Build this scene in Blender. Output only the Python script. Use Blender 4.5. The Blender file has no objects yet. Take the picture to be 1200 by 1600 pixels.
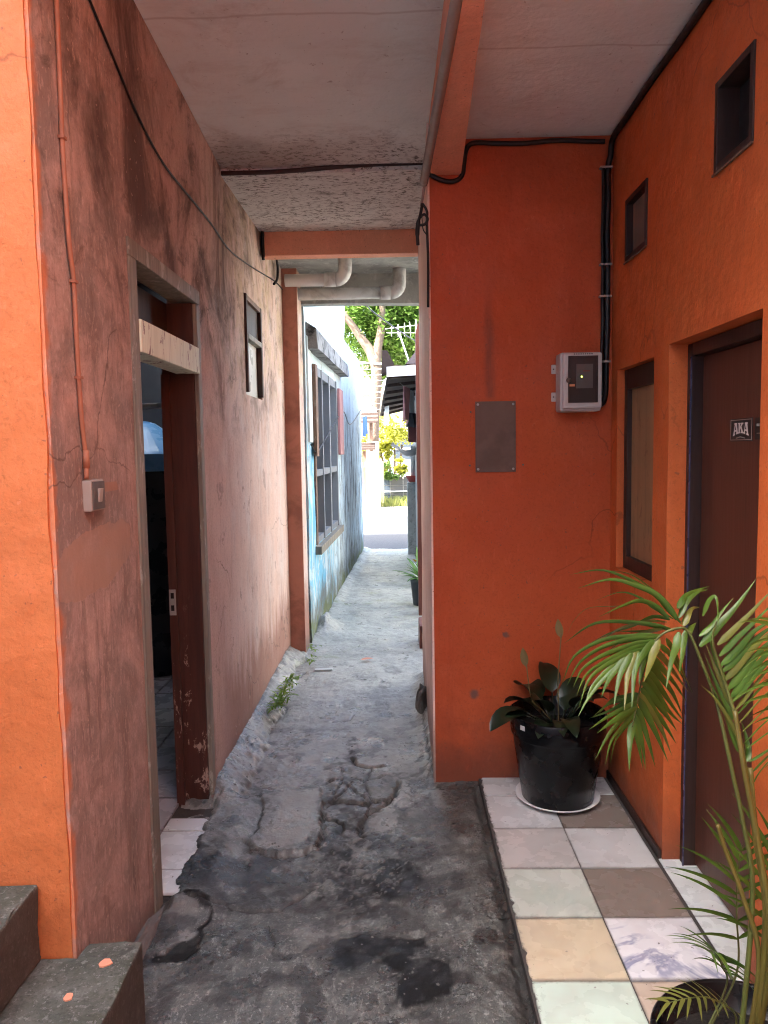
import bpy, bmesh, math, random
import numpy as np
from mathutils import Vector, Matrix, noise as mnoise

R = math.radians
random.seed(7)
SC = bpy.context.scene
COL = SC.collection

# ------------------------------------------------------------------ camera, sky, sun, exposure
F = 1190.0; EYE = 1.57
_y = Vector((22.0, -98.0, F)).normalized()
_d = Vector((240.0, 15000.0, F)); _d -= _y * _d.dot(_y); _d.normalize()
_x = _d.cross(_y).normalized()
if _x.x < 0: _x = -_x
_z = -_d
# rows: image axes (right, down, forward) expressed in world axes
RIGHT = Vector((_x[0], _y[0], _z[0])); DOWN = Vector((_x[1], _y[1], _z[1])); FWD = Vector((_x[2], _y[2], _z[2]))
cam_d = bpy.data.cameras.new('camera'); cam = bpy.data.objects.new('camera', cam_d); COL.objects.link(cam)
cam.matrix_world = Matrix(((RIGHT.x, -DOWN.x, -FWD.x, 0), (RIGHT.y, -DOWN.y, -FWD.y, 0), (RIGHT.z, -DOWN.z, -FWD.z, EYE), (0, 0, 0, 1)))
cam_d.sensor_fit = 'VERTICAL'; cam_d.sensor_height = 32.0; cam_d.sensor_width = 24.0
cam_d.lens = F / 1600 * 32.0
cam_d.clip_start = 0.05; cam_d.clip_end = 400
SC.camera = cam

SUN_ELEV = R(50); SUN_AZ = Vector((-0.85, -0.53, 0)).normalized()
world = bpy.data.worlds.new('World'); SC.world = world; world.use_nodes = True
wn = world.node_tree.nodes; wl_ = world.node_tree.links
sky = wn.new('ShaderNodeTexSky'); sky.sky_type = 'NISHITA'; sky.sun_disc = False
sky.sun_elevation = SUN_ELEV; sky.sun_rotation = math.atan2(SUN_AZ.x, SUN_AZ.y)
sky.air_density = 1.0; sky.dust_density = 4.5; sky.ozone_density = 0.4
bg = wn['Background']; bg.inputs[1].default_value = 0.15
wl_.new(sky.outputs[0], bg.inputs[0])
sun_d = bpy.data.lights.new('sun', 'SUN'); sun_d.energy = 3.2; sun_d.angle = R(0.5); sun_d.color = (1, 0.95, 0.86)
sun = bpy.data.objects.new('sun', sun_d); COL.objects.link(sun)
sun_dir = Vector((SUN_AZ.x * math.cos(SUN_ELEV), SUN_AZ.y * math.cos(SUN_ELEV), math.sin(SUN_ELEV)))
sun.rotation_euler = sun_dir.to_track_quat('Z', 'Y').to_euler()
SC.view_settings.view_transform = 'Standard'; SC.view_settings.look = 'None'
SC.view_settings.gamma = 1; SC.view_settings.use_curve_mapping = False
SC.view_settings.exposure = 3.95
SC.render.engine = 'CYCLES'
SC.cycles.use_denoising = True; SC.cycles.filter_width = 1.1
SC.cycles.max_bounces = 12; SC.cycles.diffuse_bounces = 8; SC.cycles.glossy_bounces = 4
SC.cycles.sample_clamp_indirect = 8

# ------------------------------------------------------------------ where a sight line meets a plane of the place
def _ray(x, y): return RIGHT * (x - 600) + DOWN * (y - 800) + FWD * F
def onY(x, y, Y): d = _ray(x, y); return Vector((0, 0, EYE)) + d * (Y / d.y)
def onX(x, y, X): d = _ray(x, y); return Vector((0, 0, EYE)) + d * (X / d.x)
def onZ(x, y, Z): d = _ray(x, y); return Vector((0, 0, EYE)) + d * ((Z - EYE) / d.z)

# ------------------------------------------------------------------ materials
class G:
    def __init__(s, name):
        s.m = bpy.data.materials.new(name); s.m.use_nodes = True
        s.t = s.m.node_tree; s.b = s.t.nodes['Principled BSDF']
        s._pos = None
    def n(s, typ, **kw):
        nd = s.t.nodes.new('ShaderNode' + typ)
        for k, v in kw.items(): setattr(nd, k, v)
        return nd
    def put(s, sock, v):
        if isinstance(v, bpy.types.NodeSocket): s.t.links.new(v, sock)
        elif isinstance(v, (tuple, list)) and sock.type == 'RGBA' and len(v) == 3: sock.default_value = (*v, 1)
        else: sock.default_value = v
    def pos(s):
        if s._pos is None: s._pos = s.n('NewGeometry').outputs['Position']
        return s._pos
    def obj(s): return s.n('TexCoord').outputs['Object']
    def rnd(s): return s.n('ObjectInfo').outputs['Random']
    def scale(s, v, sc, off=(0, 0, 0)):
        m = s.n('Mapping'); s.put(m.inputs[0], v); m.inputs['Scale'].default_value = sc; m.inputs['Location'].default_value = off
        return m.outputs[0]
    def noise(s, sc, det=4, rough=.55, dist=0, v=None, st=None, off=(0, 0, 0)):
        nd = s.n('TexNoise'); v = v if v is not None else s.pos()
        if st or any(off): v = s.scale(v, st or (1, 1, 1), off)
        s.put(nd.inputs['Vector'], v); nd.inputs['Scale'].default_value = sc; nd.inputs['Detail'].default_value = det
        nd.inputs['Roughness'].default_value = rough; nd.inputs['Distortion'].default_value = dist
        return nd.outputs[0]
    def voro(s, sc, feat='F1', v=None, out=0):
        nd = s.n('TexVoronoi', feature=feat); s.put(nd.inputs['Vector'], v if v is not None else s.pos()); nd.inputs['Scale'].default_value = sc
        return nd.outputs[out]
    def rng(s, v, a, b, c=0., d=1., smooth=True):
        nd = s.n('MapRange', interpolation_type='SMOOTHSTEP' if smooth else 'LINEAR'); s.put(nd.inputs[0], v)
        for i, q in enumerate((a, b, c, d)): nd.inputs[i + 1].default_value = q
        return nd.outputs[0]
    def mth(s, op, a, b=0.): 
        nd = s.n('Math', operation=op); s.put(nd.inputs[0], a); s.put(nd.inputs[1], b); return nd.outputs[0]
    def mul(s, *a):
        r = a[0]
        for q in a[1:]: r = s.mth('MULTIPLY', r, q)
        return r
    def add(s, a, b): return s.mth('ADD', a, b)
    def mix(s, f, a, b, mode='MIX'):
        nd = s.n('Mix', data_type='RGBA', blend_type=mode); s.put(nd.inputs[0], f); s.put(nd.inputs[6], a); s.put(nd.inputs[7], b)
        return nd.outputs[2]
    def xyz(s, v=None):
        nd = s.n('SeparateXYZ'); s.put(nd.inputs[0], v if v is not None else s.pos()); return nd.outputs
    def wob(s, amt, sc):
        nz = s.n('TexNoise'); s.put(nz.inputs['Vector'], s.pos()); nz.inputs['Scale'].default_value = sc; nz.inputs['Detail'].default_value = 5
        a = s.n('VectorMath', operation='SCALE'); s.put(a.inputs[0], nz.outputs['Color']); a.inputs['Scale'].default_value = amt
        b = s.n('VectorMath', operation='ADD'); s.put(b.inputs[0], s.pos()); s.put(b.inputs[1], a.outputs[0]); return b.outputs[0]
    def bump(s, *layers):
        nrm = None
        for h, st, dist in layers:
            nd = s.n('Bump'); s.put(nd.inputs['Height'], h); nd.inputs['Strength'].default_value = st; nd.inputs['Distance'].default_value = dist
            if nrm is not None: s.put(nd.inputs['Normal'], nrm)
            nrm = nd.outputs[0]
        s.put(s.b.inputs['Normal'], nrm)
    def out(s, col, rough=.7, spec=.5, metal=0.):
        s.put(s.b.inputs['Base Color'], col); s.put(s.b.inputs['Roughness'], rough)
        s.put(s.b.inputs['Specular IOR Level'], spec); s.put(s.b.inputs['Metallic'], metal)
        return s.m

M = {}
def simple(name, col, rough=.6, var=.25, sc=8, bump=.15, bsc=60, spec=.4, metal=0., dirt=None, dirt_amt=.5, dsc=5, coords='pos', st=None, bd=.002):
    g = G(name); v = g.pos() if coords == 'pos' else g.obj()
    c2 = tuple(x * (1 - var) for x in col)
    c = g.mix(g.noise(sc, 5, v=v, st=st), c2, tuple(min(1, x * (1 + var * .6)) for x in col))
    if dirt: c = g.mix(g.mul(g.rng(g.noise(dsc, 6, .65, .4, v=v, off=(3, 1, 7)), .48, .68), dirt_amt), c, dirt)
    r = g.rng(g.noise(sc * 2.3, 3, v=v), .3, .7, max(.05, rough - .1), min(1, rough + .1))
    if bump: g.bump((g.noise(bsc, 4, v=v, st=st), bump, bd))
    M[name] = g.out(c, r, spec, metal); return M[name]

def left_plaster():
    g = G('smoky_salmon_plaster'); X, Y, Z = g.xyz()
    c = g.mix(g.rng(g.noise(1.7, 5, .6, .3), .35, .65), (.50, .34, .285), (.44, .315, .27))
    c = g.mix(g.mul(g.rng(g.noise(9, 5, .65, 0, st=(1, 1, .35)), .45, .7), .5), c, (.52, .38, .33))
    # mauve grime of the near stretch
    near = g.rng(Y, 2.5, 3.3, 1, 0)
    c = g.mix(g.mul(near, g.rng(g.noise(3.2, 6, .68, .5), .36, .62), .85), c, (.235, .185, .162))
    c = g.mix(g.mul(near, g.rng(g.noise(14, 6, .7, .2, st=(1, 1, .12)), .52, .72), .75), c, (.14, .105, .09))
    # worn chalky paint of the far stretch, with the alley's light in its whiteness
    far = g.rng(g.add(Y, g.mul(g.noise(3, 4), 1.0)), 3.9, 4.9)
    c = g.mix(g.mul(far, g.rng(g.noise(5.5, 6, .65, .6, st=(1, 1, .5)), .36, .6), .9), c, (.60, .555, .54))
    c = g.mix(g.mul(g.rng(Y, 2.9, 3.6), g.rng(g.noise(3.5, 7, .7, .4, off=(6, 6, 0), st=(1, 1, .6)), .3, .6, .2, .75)), c, (.66, .475, .40))  # middle stretch lightened: the alley's fading light put into the colour
    c = g.mix(g.mul(g.rng(g.noise(120, 3, .7, off=(2, 1, 0)), .52, .62), .30), c, (.20, .145, .125))
    c = g.mix(g.mul(g.rng(g.noise(55, 5, .75, off=(8, 1, 0), st=(1, 1, .4)), .54, .60), .35), c, (.60, .46, .40))
    hi = g.mul(g.rng(Z, 1.7, 2.2), g.rng(Y, 3.5, 4.2))
    c = g.mix(g.mul(hi, g.rng(g.noise(4.5, 6, .7, .6, off=(4, 2, 1)), .42, .62), .75), c, (.50, .39, .26))
    # soot and mould blotches, upper wall and beside the door
    sm = g.rng(g.noise(1.9, 7, .7, .9, off=(2, .3, .4), st=(1, 1, .8)), .46, .68)
    c = g.mix(g.mul(sm, g.rng(Z, 1.4, 2.1), g.rng(Y, 4.6, 6., 1, .3), .92), c, (.085, .055, .044))
    sm2 = g.rng(g.noise(7, 7, .72, .7, off=(7, 0, 0)), .5, .72)
    c = g.mix(g.mul(sm2, g.rng(Z, 1.2, 2.3), .85), c, (.085, .058, .047))
    st = g.mul(g.rng(g.noise(22, 6, .7, .1, st=(1, 1, .07), off=(0, .7, 0)), .56, .7), g.rng(Z, .2, .9, 1, .35))
    c = g.mix(g.mul(st, .55), c, (.17, .08, .055))
    # run-off stain line by the lintel
    ry = g.mth('ABSOLUTE', g.mth('SUBTRACT', g.add(Y, g.mul(g.noise(6, 3), .10)), 3.86))
    c = g.mix(g.mul(g.rng(ry, 0, .13, 1, 0), g.rng(g.noise(18, 6, .7, .2, st=(1, 1, .2)), .42, .6), g.rng(Z, 1.5, 2.0), .8), c, (.16, .07, .05))
    # peeling foot
    ft = g.mul(g.rng(g.add(Z, g.mul(g.noise(3.5, 6, .7, st=(1, 1, .3)), -1.1)), -.30, .05, 1, 0), g.rng(Y, 3.3, 4))
    c = g.mix(g.mul(ft, .8), c, (.27, .125, .09))
    c = g.mix(g.mul(g.rng(Z, -.02, .12, 1, 0), .8), c, (.13, .11, .10))
    c = g.mix(g.mul(g.rng(g.add(Y, g.mul(g.noise(9, 4), .12)), 1.955, 1.99, 1, 0), .8), c, (.62, .20, .07))
    fl = g.rng(g.noise(38, 3, .6), .66, .70)
    c = g.mix(g.mul(fl, .45), c, (.60, .45, .38))
    sc = g.rng(g.noise(60, 5, .7, .1, st=(1, 1, .05), off=(1, .2, 0)), .60, .64)
    c = g.mix(g.mul(sc, .4), c, (.20, .12, .10))
    pe = g.rng(g.noise(6, 8, .72, .3, off=(3, 7, 1)), .605, .625)
    c = g.mix(g.mul(pe, .55), c, (.24, .17, .145))
    pe2 = g.rng(g.noise(9, 8, .75, .3, off=(9, 7, 1), st=(1, 1, .6)), .63, .645)
    c = g.mix(g.mul(pe2, .6), c, (.56, .40, .33))
    ck = g.voro(1.1, 'DISTANCE_TO_EDGE', v=g.wob(.35, 3.5))
    c = g.mix(g.mul(g.rng(ck, 0, .006, 1, 0), g.rng(g.noise(1.3, 2, off=(5, 0, 0)), .5, .6), .7), c, (.11, .075, .06))
    # trowelled patch under the switch and a brushed colour sample beside it
    wy = g.add(Y, g.mul(g.mth('SUBTRACT', g.noise(7, 6, .65), .5), .13)); wz = g.add(Z, g.mul(g.mth('SUBTRACT', g.noise(8, 6, .65, off=(2, 2, 2)), .5), .07))
    ey = g.mth('POWER', g.mth('ABSOLUTE', g.mul(g.mth('SUBTRACT', wy, 2.165), 3.75)), 3.); ez = g.mth('POWER', g.mth('ABSOLUTE', g.mul(g.mth('SUBTRACT', g.add(wz, g.mul(g.mth('SUBTRACT', wy, 2.165), -.10)), 1.272), 11.5)), 3.)
    pt = g.rng(g.add(ey, ez), .97, 1.03, 1, 0)
    c = g.mix(g.mul(pt, g.rng(g.noise(12, 5), .25, .6, .5, .9)), c, (.40, .265, .20))
    sw = g.mul(g.rng(g.mth('ABSOLUTE', g.mth('SUBTRACT', wy, 2.275)), .062, .068, 1, 0), g.rng(g.mth('ABSOLUTE', g.mth('SUBTRACT', Z, 1.472)), .012, .015, 1, 0))
    c = g.mix(g.mul(sw, .6), c, (.42, .22, .14))
    g.bump((g.noise(5, 5), .35, .02), (g.add(pt, g.mul(pe, -.6)), .4, .003), (g.noise(40, 6, .7, st=(1, 1, .5)), .6, .005), (g.noise(160, 3), .25, .0015))
    M['left_plaster'] = g.out(c, g.rng(g.noise(6, 3), .3, .7, .68, .9), .25)

def orange_paint(name, a, b, dirt_lo=.12, top_brown=.0, stain=None):
    g = G(name); X, Y, Z = g.xyz()
    c = g.mix(g.rng(g.noise(1.6, 5, .6, .3), .35, .65), a, b)
    c = g.mix(g.mul(g.rng(g.noise(7, 6, .7, .4), .5, .75), .25), c, tuple(x * .72 for x in a))
    c = g.mix(g.mul(g.rng(g.add(Z, g.mul(g.noise(8, 5), -.3)), -.12, dirt_lo - .05, 1, 0), .75), c, (.12, .055, .035))
    c = g.mix(g.mul(g.rng(g.noise(4, 7, .75, .5, off=(1, 5, 2)), .64, .70), g.rng(Z, .1, 1.0, 1, .15), .7), c, (.16, .07, .045))
    c = g.mix(g.mul(g.rng(g.noise(55, 2, .5), .70, .73), .6), c, (.14, .06, .04))
    c = g.mix(g.mul(g.rng(g.noise(3.1, 8, .7, .3, off=(6, 6, 1)), .5, .72), .35), c, tuple(min(1, x * 1.25 + .03) for x in a))
    c = g.mix(g.mul(g.rng(g.noise(12, 8, .75, .2, off=(4, 1, 8)), .66, .675), .5), c, tuple(min(1, x * 1.2 + .06) for x in a))
    c = g.mix(g.mul(g.rng(g.noise(95, 4, .7, off=(3, 3, 1)), .54, .62), .28), c, tuple(x * .55 for x in a))
    c = g.mix(g.mul(g.rng(g.noise(40, 6, .75, off=(7, 3, 1), st=(1, 1, .3)), .58, .64), .25), c, tuple(min(1, x * 1.25 + .03) for x in a))
    ck = g.voro(.8, 'DISTANCE_TO_EDGE', v=g.wob(.3, 4))
    c = g.mix(g.mul(g.rng(ck, 0, .005, 1, 0), g.rng(g.noise(1.1, 2, off=(2, 0, 0)), .54, .62), .6), c, tuple(x * .35 for x in a))
    c = g.mix(g.mul(g.rng(g.add(Z, g.mul(g.noise(5, 7, .75), -.9)), -.35, .05, 1, 0), .45), c, tuple(x * .45 + .012 for x in a))
    if stain:
        sx = g.mth('ABSOLUTE', g.mth('SUBTRACT', g.add(X, g.mul(g.noise(3, 3), .06)), stain[0] + .03))
        c = g.mix(g.mul(g.rng(sx, .004, .035, 1, 0), g.rng(Z, stain[1], stain[1] + .03), g.rng(Z, stain[2], stain[1] + .2, 0, 1), g.rng(g.noise(9, 6, .7, st=(1, 1, .2)), .3, .6, .3, 1), .6), c, (.09, .04, .03))
        for (bx_, bz_, br_) in ((.341, .408, .032), (.493, .693, .020)):
            d_ = g.mth('SQRT', g.add(g.mth('POWER', g.mth('SUBTRACT', g.add(X, g.mul(g.noise(16, 4), .05)), bx_ + .025), 2.), g.mth('POWER', g.mth('SUBTRACT', Z, bz_), 2.)))
            c = g.mix(g.mul(g.rng(d_, br_ * .4, br_, 1, 0), .8), c, (.10, .075, .07))
    c = g.mix(g.mul(g.rng(g.noise(16, 5, .7, 0, st=(1, 1, .05)), .6, .74), .22), c, tuple(x * .6 for x in a))
    if top_brown: c = g.mix(g.mul(g.rng(Z, 2.3, 2.95), g.rng(g.noise(2.5, 5), .35, .65), top_brown), c, (.2, .07, .04))  # browner, darker mottling towards the wall top
    g.bump((g.noise(4, 4), .5, .03), (g.noise(11, 6, .65, 0, st=(1, 1, .5)), .35, .010), (g.noise(34, 5, .6), .55, .005), (g.noise(120, 4, .65), .35, .002))
    M[name] = g.out(c, g.rng(g.noise(5, 3), .3, .7, .5, .72), .35)

def ceiling_paint():
    g = G('old_white_ceiling_paint'); X, Y, Z = g.xyz()
    c = g.mix(g.rng(g.noise(1.5, 5), .35, .65), (.74, .78, .76), (.66, .69, .67))
    c = g.mix(g.mul(g.rng(g.noise(10, 6, .7, 0, st=(.3, 1, 1)), .5, .7), .25), c, (.45, .39, .35))
    mould = g.mul(g.rng(g.noise(52, 8, .78, .4, st=(.6, 1, 1)), .52, .57), g.rng(g.noise(7, 5, .7, off=(4, 4, 4)), .34, .56))
    zone = g.mul(g.rng(g.add(Y, g.mul(g.noise(3, 4), .5)), 3.72, 4.15), g.rng(X, .35, .2))
    c = g.mix(g.mul(zone, .35), c, (.50, .38, .34))
    c = g.mix(g.mul(mould, zone, .9), c, (.085, .062, .05))
    c = g.mix(g.mul(zone, g.rng(g.noise(9, 7, .75, .6, st=(.5, 1, 1), off=(1, 2, 0)), .54, .66), .55), c, (.11, .085, .07))
    c = g.mix(g.mul(g.rng(g.noise(26, 6, .75, .5), .62, .70), .6), c, (.25, .2, .17))
    nb = g.mul(g.rng(g.add(Y, g.mul(g.noise(4, 4), .35)), 3.72, 3.95), g.rng(Y, 3.94, 3.9), g.rng(X, .0, -.75))
    c = g.mix(g.mul(nb, .6), c, (.22, .16, .13))
    wv = g.add(Y, g.mul(g.noise(3, 3), .05))
    seam = g.rng(g.mth('ABSOLUTE', g.mth('SUBTRACT', wv, 2.80)), 0, .010, 1, 0)
    c = g.mix(g.mul(seam, .5), c, (.38, .33, .30))
    c = g.mix(g.mul(g.rng(g.noise(70, 3, .6, off=(3, 0, 1)), .70, .74), .6), c, (.2, .16, .13))
    c = g.mix(g.mul(g.rng(g.noise(3, 7, .75, .6, off=(8, 0, 1)), .52, .70), .35), c, (.40, .33, .29))
    g.bump((g.noise(5, 4), .3, .02), (g.noise(40, 6, .7), .4, .004), (g.mul(mould, zone), .6, .004))
    M['ceiling'] = g.out(c, .85, .2)
    g = G('mouldy_bare_concrete'); X, Y, Z = g.xyz()
    c = g.mix(g.rng(g.noise(3, 6, .65, .5), .35, .65), (.42, .44, .41), (.27, .29, .27))
    c = g.mix(g.mul(g.rng(g.noise(8, 7, .75, .6), .52, .66), .7), c, (.60, .62, .59))
    c = g.mix(g.mul(g.rng(g.noise(5, 7, .7, .8, off=(3, 3, 3)), .56, .7), .6), c, (.13, .13, .12))
    g.bump((g.noise(14, 6, .7), .5, .008), (g.noise(70, 4), .4, .003))
    M['bare_concrete'] = g.out(c, .9, .2)

def ground_mat():
    g = G('trodden_wet_concrete'); X, Y, Z = g.xyz()
    at = g.n('Attribute', attribute_name='mask'); rgb = g.n('SeparateColor'); g.put(rgb.inputs[0], at.outputs['Color'])
    wet, pale, dark = rgb.outputs
    c = g.mix(g.rng(g.noise(2.2, 6, .65, .5), .35, .65), (.090, .096, .086), (.036, .039, .036))
    c = g.mix(g.mul(g.rng(g.noise(9, 7, .72, .6), .46, .66), .6), c, (.150, .155, .135))
    c = g.mix(g.mul(g.rng(g.noise(6, 7, .75, .8, off=(5, 5, 5)), .53, .66), .6), c, (.028, .027, .024))
    c = g.mix(g.mul(g.rng(g.noise(60, 5, .75), .55, .7), .5), c, (.028, .027, .024))
    c = g.mix(g.mul(g.rng(g.noise(85, 4, .7, off=(1, 2, 3)), .57, .63), .7), c, (.30, .31, .28))
    c = g.mix(g.mul(g.rng(g.noise(30, 6, .75, .3, st=(1, .35, 1), off=(6, 2, 3)), .55, .62), .55), c, (.24, .25, .225))
    c = g.mix(g.mul(g.rng(g.noise(150, 3, .6, off=(4, 2, 3)), .60, .66), .7), c, (.022, .022, .02))
    c = g.mix(g.mul(pale, g.rng(g.noise(14, 6, .7), .25, .5), .9), c, (.205, .205, .185))
    c = g.mix(g.mul(g.rng(g.add(Y, g.mul(g.noise(2, 5), 1.2)), 2.9, 4.6), g.rng(g.noise(4, 7, .7), .3, .6, .45, 1), .9), c, (.38, .395, .36))  # paler with distance: the far alley's light and sheen put into the colour
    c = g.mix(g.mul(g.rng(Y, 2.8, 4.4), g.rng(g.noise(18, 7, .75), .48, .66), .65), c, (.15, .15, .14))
    gr = g.mul(g.rng(g.noise(2.6, 6, .7, .3, off=(2, 8, 0)), .56, .68), g.rng(Y, 4.8, 6.2), .6)
    c = g.mix(gr, c, (.20, .23, .11))
    c = g.mix(g.mul(dark, .95), c, (.016, .0148, .013))
    c = g.mix(g.mul(wet, .97), c, (.010, .0095, .009))
    r = g.rng(g.noise(12, 5, .7), .3, .7, .34, .62)
    r = g.add(r, g.mul(wet, .2))
    damp = g.mul(g.rng(g.noise(3.5, 5, .6, off=(9, 1, 0)), .42, .56), g.rng(Y, 4.8, 4.0, .5, 1), .22)
    r = g.mth('SUBTRACT', r, damp)
    dry = g.mth('SUBTRACT', 1., g.mul(wet, .8))
    g.bump((g.mul(g.noise(26, 6, .7), dry), .8, .009), (g.mul(g.noise(110, 5, .7), dry), .75, .004))
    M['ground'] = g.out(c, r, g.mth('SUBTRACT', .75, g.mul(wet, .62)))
    g = G('plain_yard_concrete')
    c = g.mix(g.noise(1.5, 6), (.2, .2, .19), (.32, .32, .3))
    g.bump((g.noise(40, 5), .4, .004)); M['yard'] = g.out(c, .8, .3)

def step_mat():
    g = G('mossy_step_concrete'); X, Y, Z = g.xyz()
    c = g.mix(g.rng(g.noise(4, 6, .65, .5), .35, .65), (.105, .108, .088), (.045, .047, .036))
    c = g.mix(g.mul(g.rng(g.noise(6, 7, .7, .8, off=(1, 0, 0)), .48, .66), .6), c, (.035, .038, .020))
    c = g.mix(g.mul(g.rng(g.noise(13, 7, .75, .4, off=(0, 4, 0)), .54, .66), .6), c, (.17, .17, .15))
    c = g.mix(g.mul(g.rng(g.noise(95, 4, .75), .54, .62), .5), c, (.03, .03, .025))
    c = g.mix(g.mul(g.rng(g.noise(70, 4, .75, off=(5, 5, 5)), .57, .62), .5), c, (.22, .22, .20))
    c = g.mix(g.mul(g.rng(g.noise(8, 5, .75, .4, off=(0, 4, 9)), .58, .68), .8), c, (.04, .038, .033))
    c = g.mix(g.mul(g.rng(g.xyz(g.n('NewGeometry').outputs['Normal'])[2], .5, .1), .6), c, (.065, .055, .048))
    g.bump((g.noise(22, 6, .7), .6, .008), (g.noise(110, 4), .5, .002)); M['step'] = g.out(c, .85, .25)

def blue_plaster():
    g = G('peeling_blue_plaster'); X, Y, Z = g.xyz()
    c = g.mix(g.rng(g.noise(2, 6, .65, .4), .35, .65), (.14, .42, .64), (.20, .50, .68))
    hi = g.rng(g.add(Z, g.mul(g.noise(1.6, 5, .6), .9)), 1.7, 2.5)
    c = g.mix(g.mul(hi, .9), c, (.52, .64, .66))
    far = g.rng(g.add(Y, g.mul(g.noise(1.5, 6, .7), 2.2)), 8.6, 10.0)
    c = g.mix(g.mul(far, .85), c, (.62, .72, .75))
    pk = g.rng(g.noise(2.6, 9, .72, .5, off=(1, 4, 2)), .50, .54)
    c = g.mix(g.mul(pk, .7), c, (.56, .66, .68))
    st = g.rng(g.noise(9, 8, .74, .2, st=(1, 1, .10)), .50, .58)
    c = g.mix(g.mul(st, .75), c, (.55, .63, .65))
    pk2 = g.rng(g.noise(5, 9, .75, .4, off=(7, 4, 2)), .57, .60)
    c = g.mix(g.mul(pk2, .7), c, (.30, .33, .34))
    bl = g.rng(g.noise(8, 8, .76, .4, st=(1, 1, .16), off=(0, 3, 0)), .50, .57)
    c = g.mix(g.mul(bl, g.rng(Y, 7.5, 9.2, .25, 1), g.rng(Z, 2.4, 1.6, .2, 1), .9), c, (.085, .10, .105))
    lo = g.rng(g.add(Z, g.mul(g.noise(3.5, 9, .76, .3, st=(1, 1, .3)), -1.5)), -.62, -.32, 1, 0)
    c = g.mix(g.mul(lo, g.rng(g.noise(8, 6, .7), .3, .6, .6, 1)), c, (.15, .165, .155))
    ms = g.mul(g.rng(g.add(Z, g.mul(g.noise(6, 8, .75), -.9)), -.40, -.22, 1, 0), g.rng(g.noise(3, 4, off=(4, 4, 4)), .42, .55))
    c = g.mix(g.mul(ms, .8), c, (.13, .155, .05))
    g.bump((g.noise(6, 5), .4, .02), (g.noise(35, 6, .7), .5, .005)); M['blue_plaster'] = g.out(c, .85, .2)
    g = G('weathered_pale_upper_plaster'); X, Y, Z = g.xyz()
    c = g.mix(g.rng(g.noise(1.4, 6, .65, .5), .35, .65), (.66, .70, .69), (.52, .61, .63))
    c = g.mix(g.mul(g.rng(g.noise(5, 7, .72, .3, st=(1, 1, .15)), .55, .7), .5), c, (.33, .40, .41))
    g.bump((g.noise(6, 5), .4, .02)); M['pale_plaster'] = g.out(c, .85, .2)

def tile_mat(name, a, b, vein=None, vsc=4, vamt=.6, rough=.22, speck=True):
    g = G(name); v = g.obj(); rd = g.rnd()
    off = g.n('VectorMath', operation='ADD'); g.put(off.inputs[0], v)
    cx = g.n('CombineXYZ'); g.put(cx.inputs[0], g.mul(rd, 37.)); g.put(cx.inputs[1], g.mul(rd, 91.)); g.put(off.inputs[1], cx.outputs[0]); v = off.outputs[0]
    c = g.mix(g.rng(g.noise(4, 3, .5, .3, v=v), .15, .85), a, b)
    if vein:
        n = g.mth('ABSOLUTE', g.mth('SUBTRACT', g.noise(vsc, 5, .6, 1.2, v=v), .5))
        c = g.mix(g.mul(g.rng(n, 0, .05, 1, 0), g.rng(g.noise(3, 2, v=v, off=(4, 0, 0)), .4, .6), vamt), c, vein)
    c = g.mix(g.mul(g.rng(g.noise(8, 3, .5, .2, v=v, off=(2, 2, 2)), .3, .85), .18), c, tuple(x * .72 for x in a))
    if speck:
        c = g.mix(g.mul(g.rng(g.noise(48, 2, .5, v=v), .72, .745), .8), c, (.07, .06, .055))
    px = g.xyz(g.pos())[0]
    c = g.mix(g.mul(g.rng(px, .385, .368), g.rng(px, .30, .34), g.rng(g.noise(19, 7, .78), .50, .56), .9), c, (.06, .055, .05))
    ob = g.xyz(g.obj()); ed = g.mth('MAXIMUM', g.mth('ABSOLUTE', ob[0]), g.mth('ABSOLUTE', ob[1]))
    c = g.mix(g.mul(g.rng(g.add(ed, g.mul(g.noise(14, 5, .7), .018)), .146, .158), .6), c, (.13, .11, .095))
    c = g.mix(g.mul(g.rng(g.noise(6, 3, .6, .2), .4, .75), .22), c, (.24, .21, .18))
    r = g.rng(g.noise(8, 5, v=v), .3, .7, rough - .06, rough + .16)
    g.bump((g.noise(30, 3, v=v), .06, .002)); M[name] = g.out(c, r, .5)

def wood(name, a, b, grain=(1, 1, .06), sc=30, peel=None, peel_amt=.8, pz=None, rough=.6, thr=(.56, .62)):
    g = G(name); X, Y, Z = g.xyz()
    c = g.mix(g.rng(g.noise(sc, 6, .65, .4, st=grain), .35, .65), a, b)
    c = g.mix(g.mul(g.rng(g.noise(sc * 2.2, 4, .6, 0, st=grain), .55, .7), .5), c, tuple(x * .5 for x in a))
    if peel:
        f = g.rng(g.noise(16, 7, .75, .5, st=(1, 1, .45)), *thr)
        if pz: f = g.mul(f, g.rng(Z, pz[0], pz[1], 1, 0))
        c = g.mix(g.mul(f, peel_amt), c, peel)
    g.bump((g.noise(sc, 6, .7, 0, st=grain), .4, .004)); M[name] = g.out(c, rough, .35)

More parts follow.
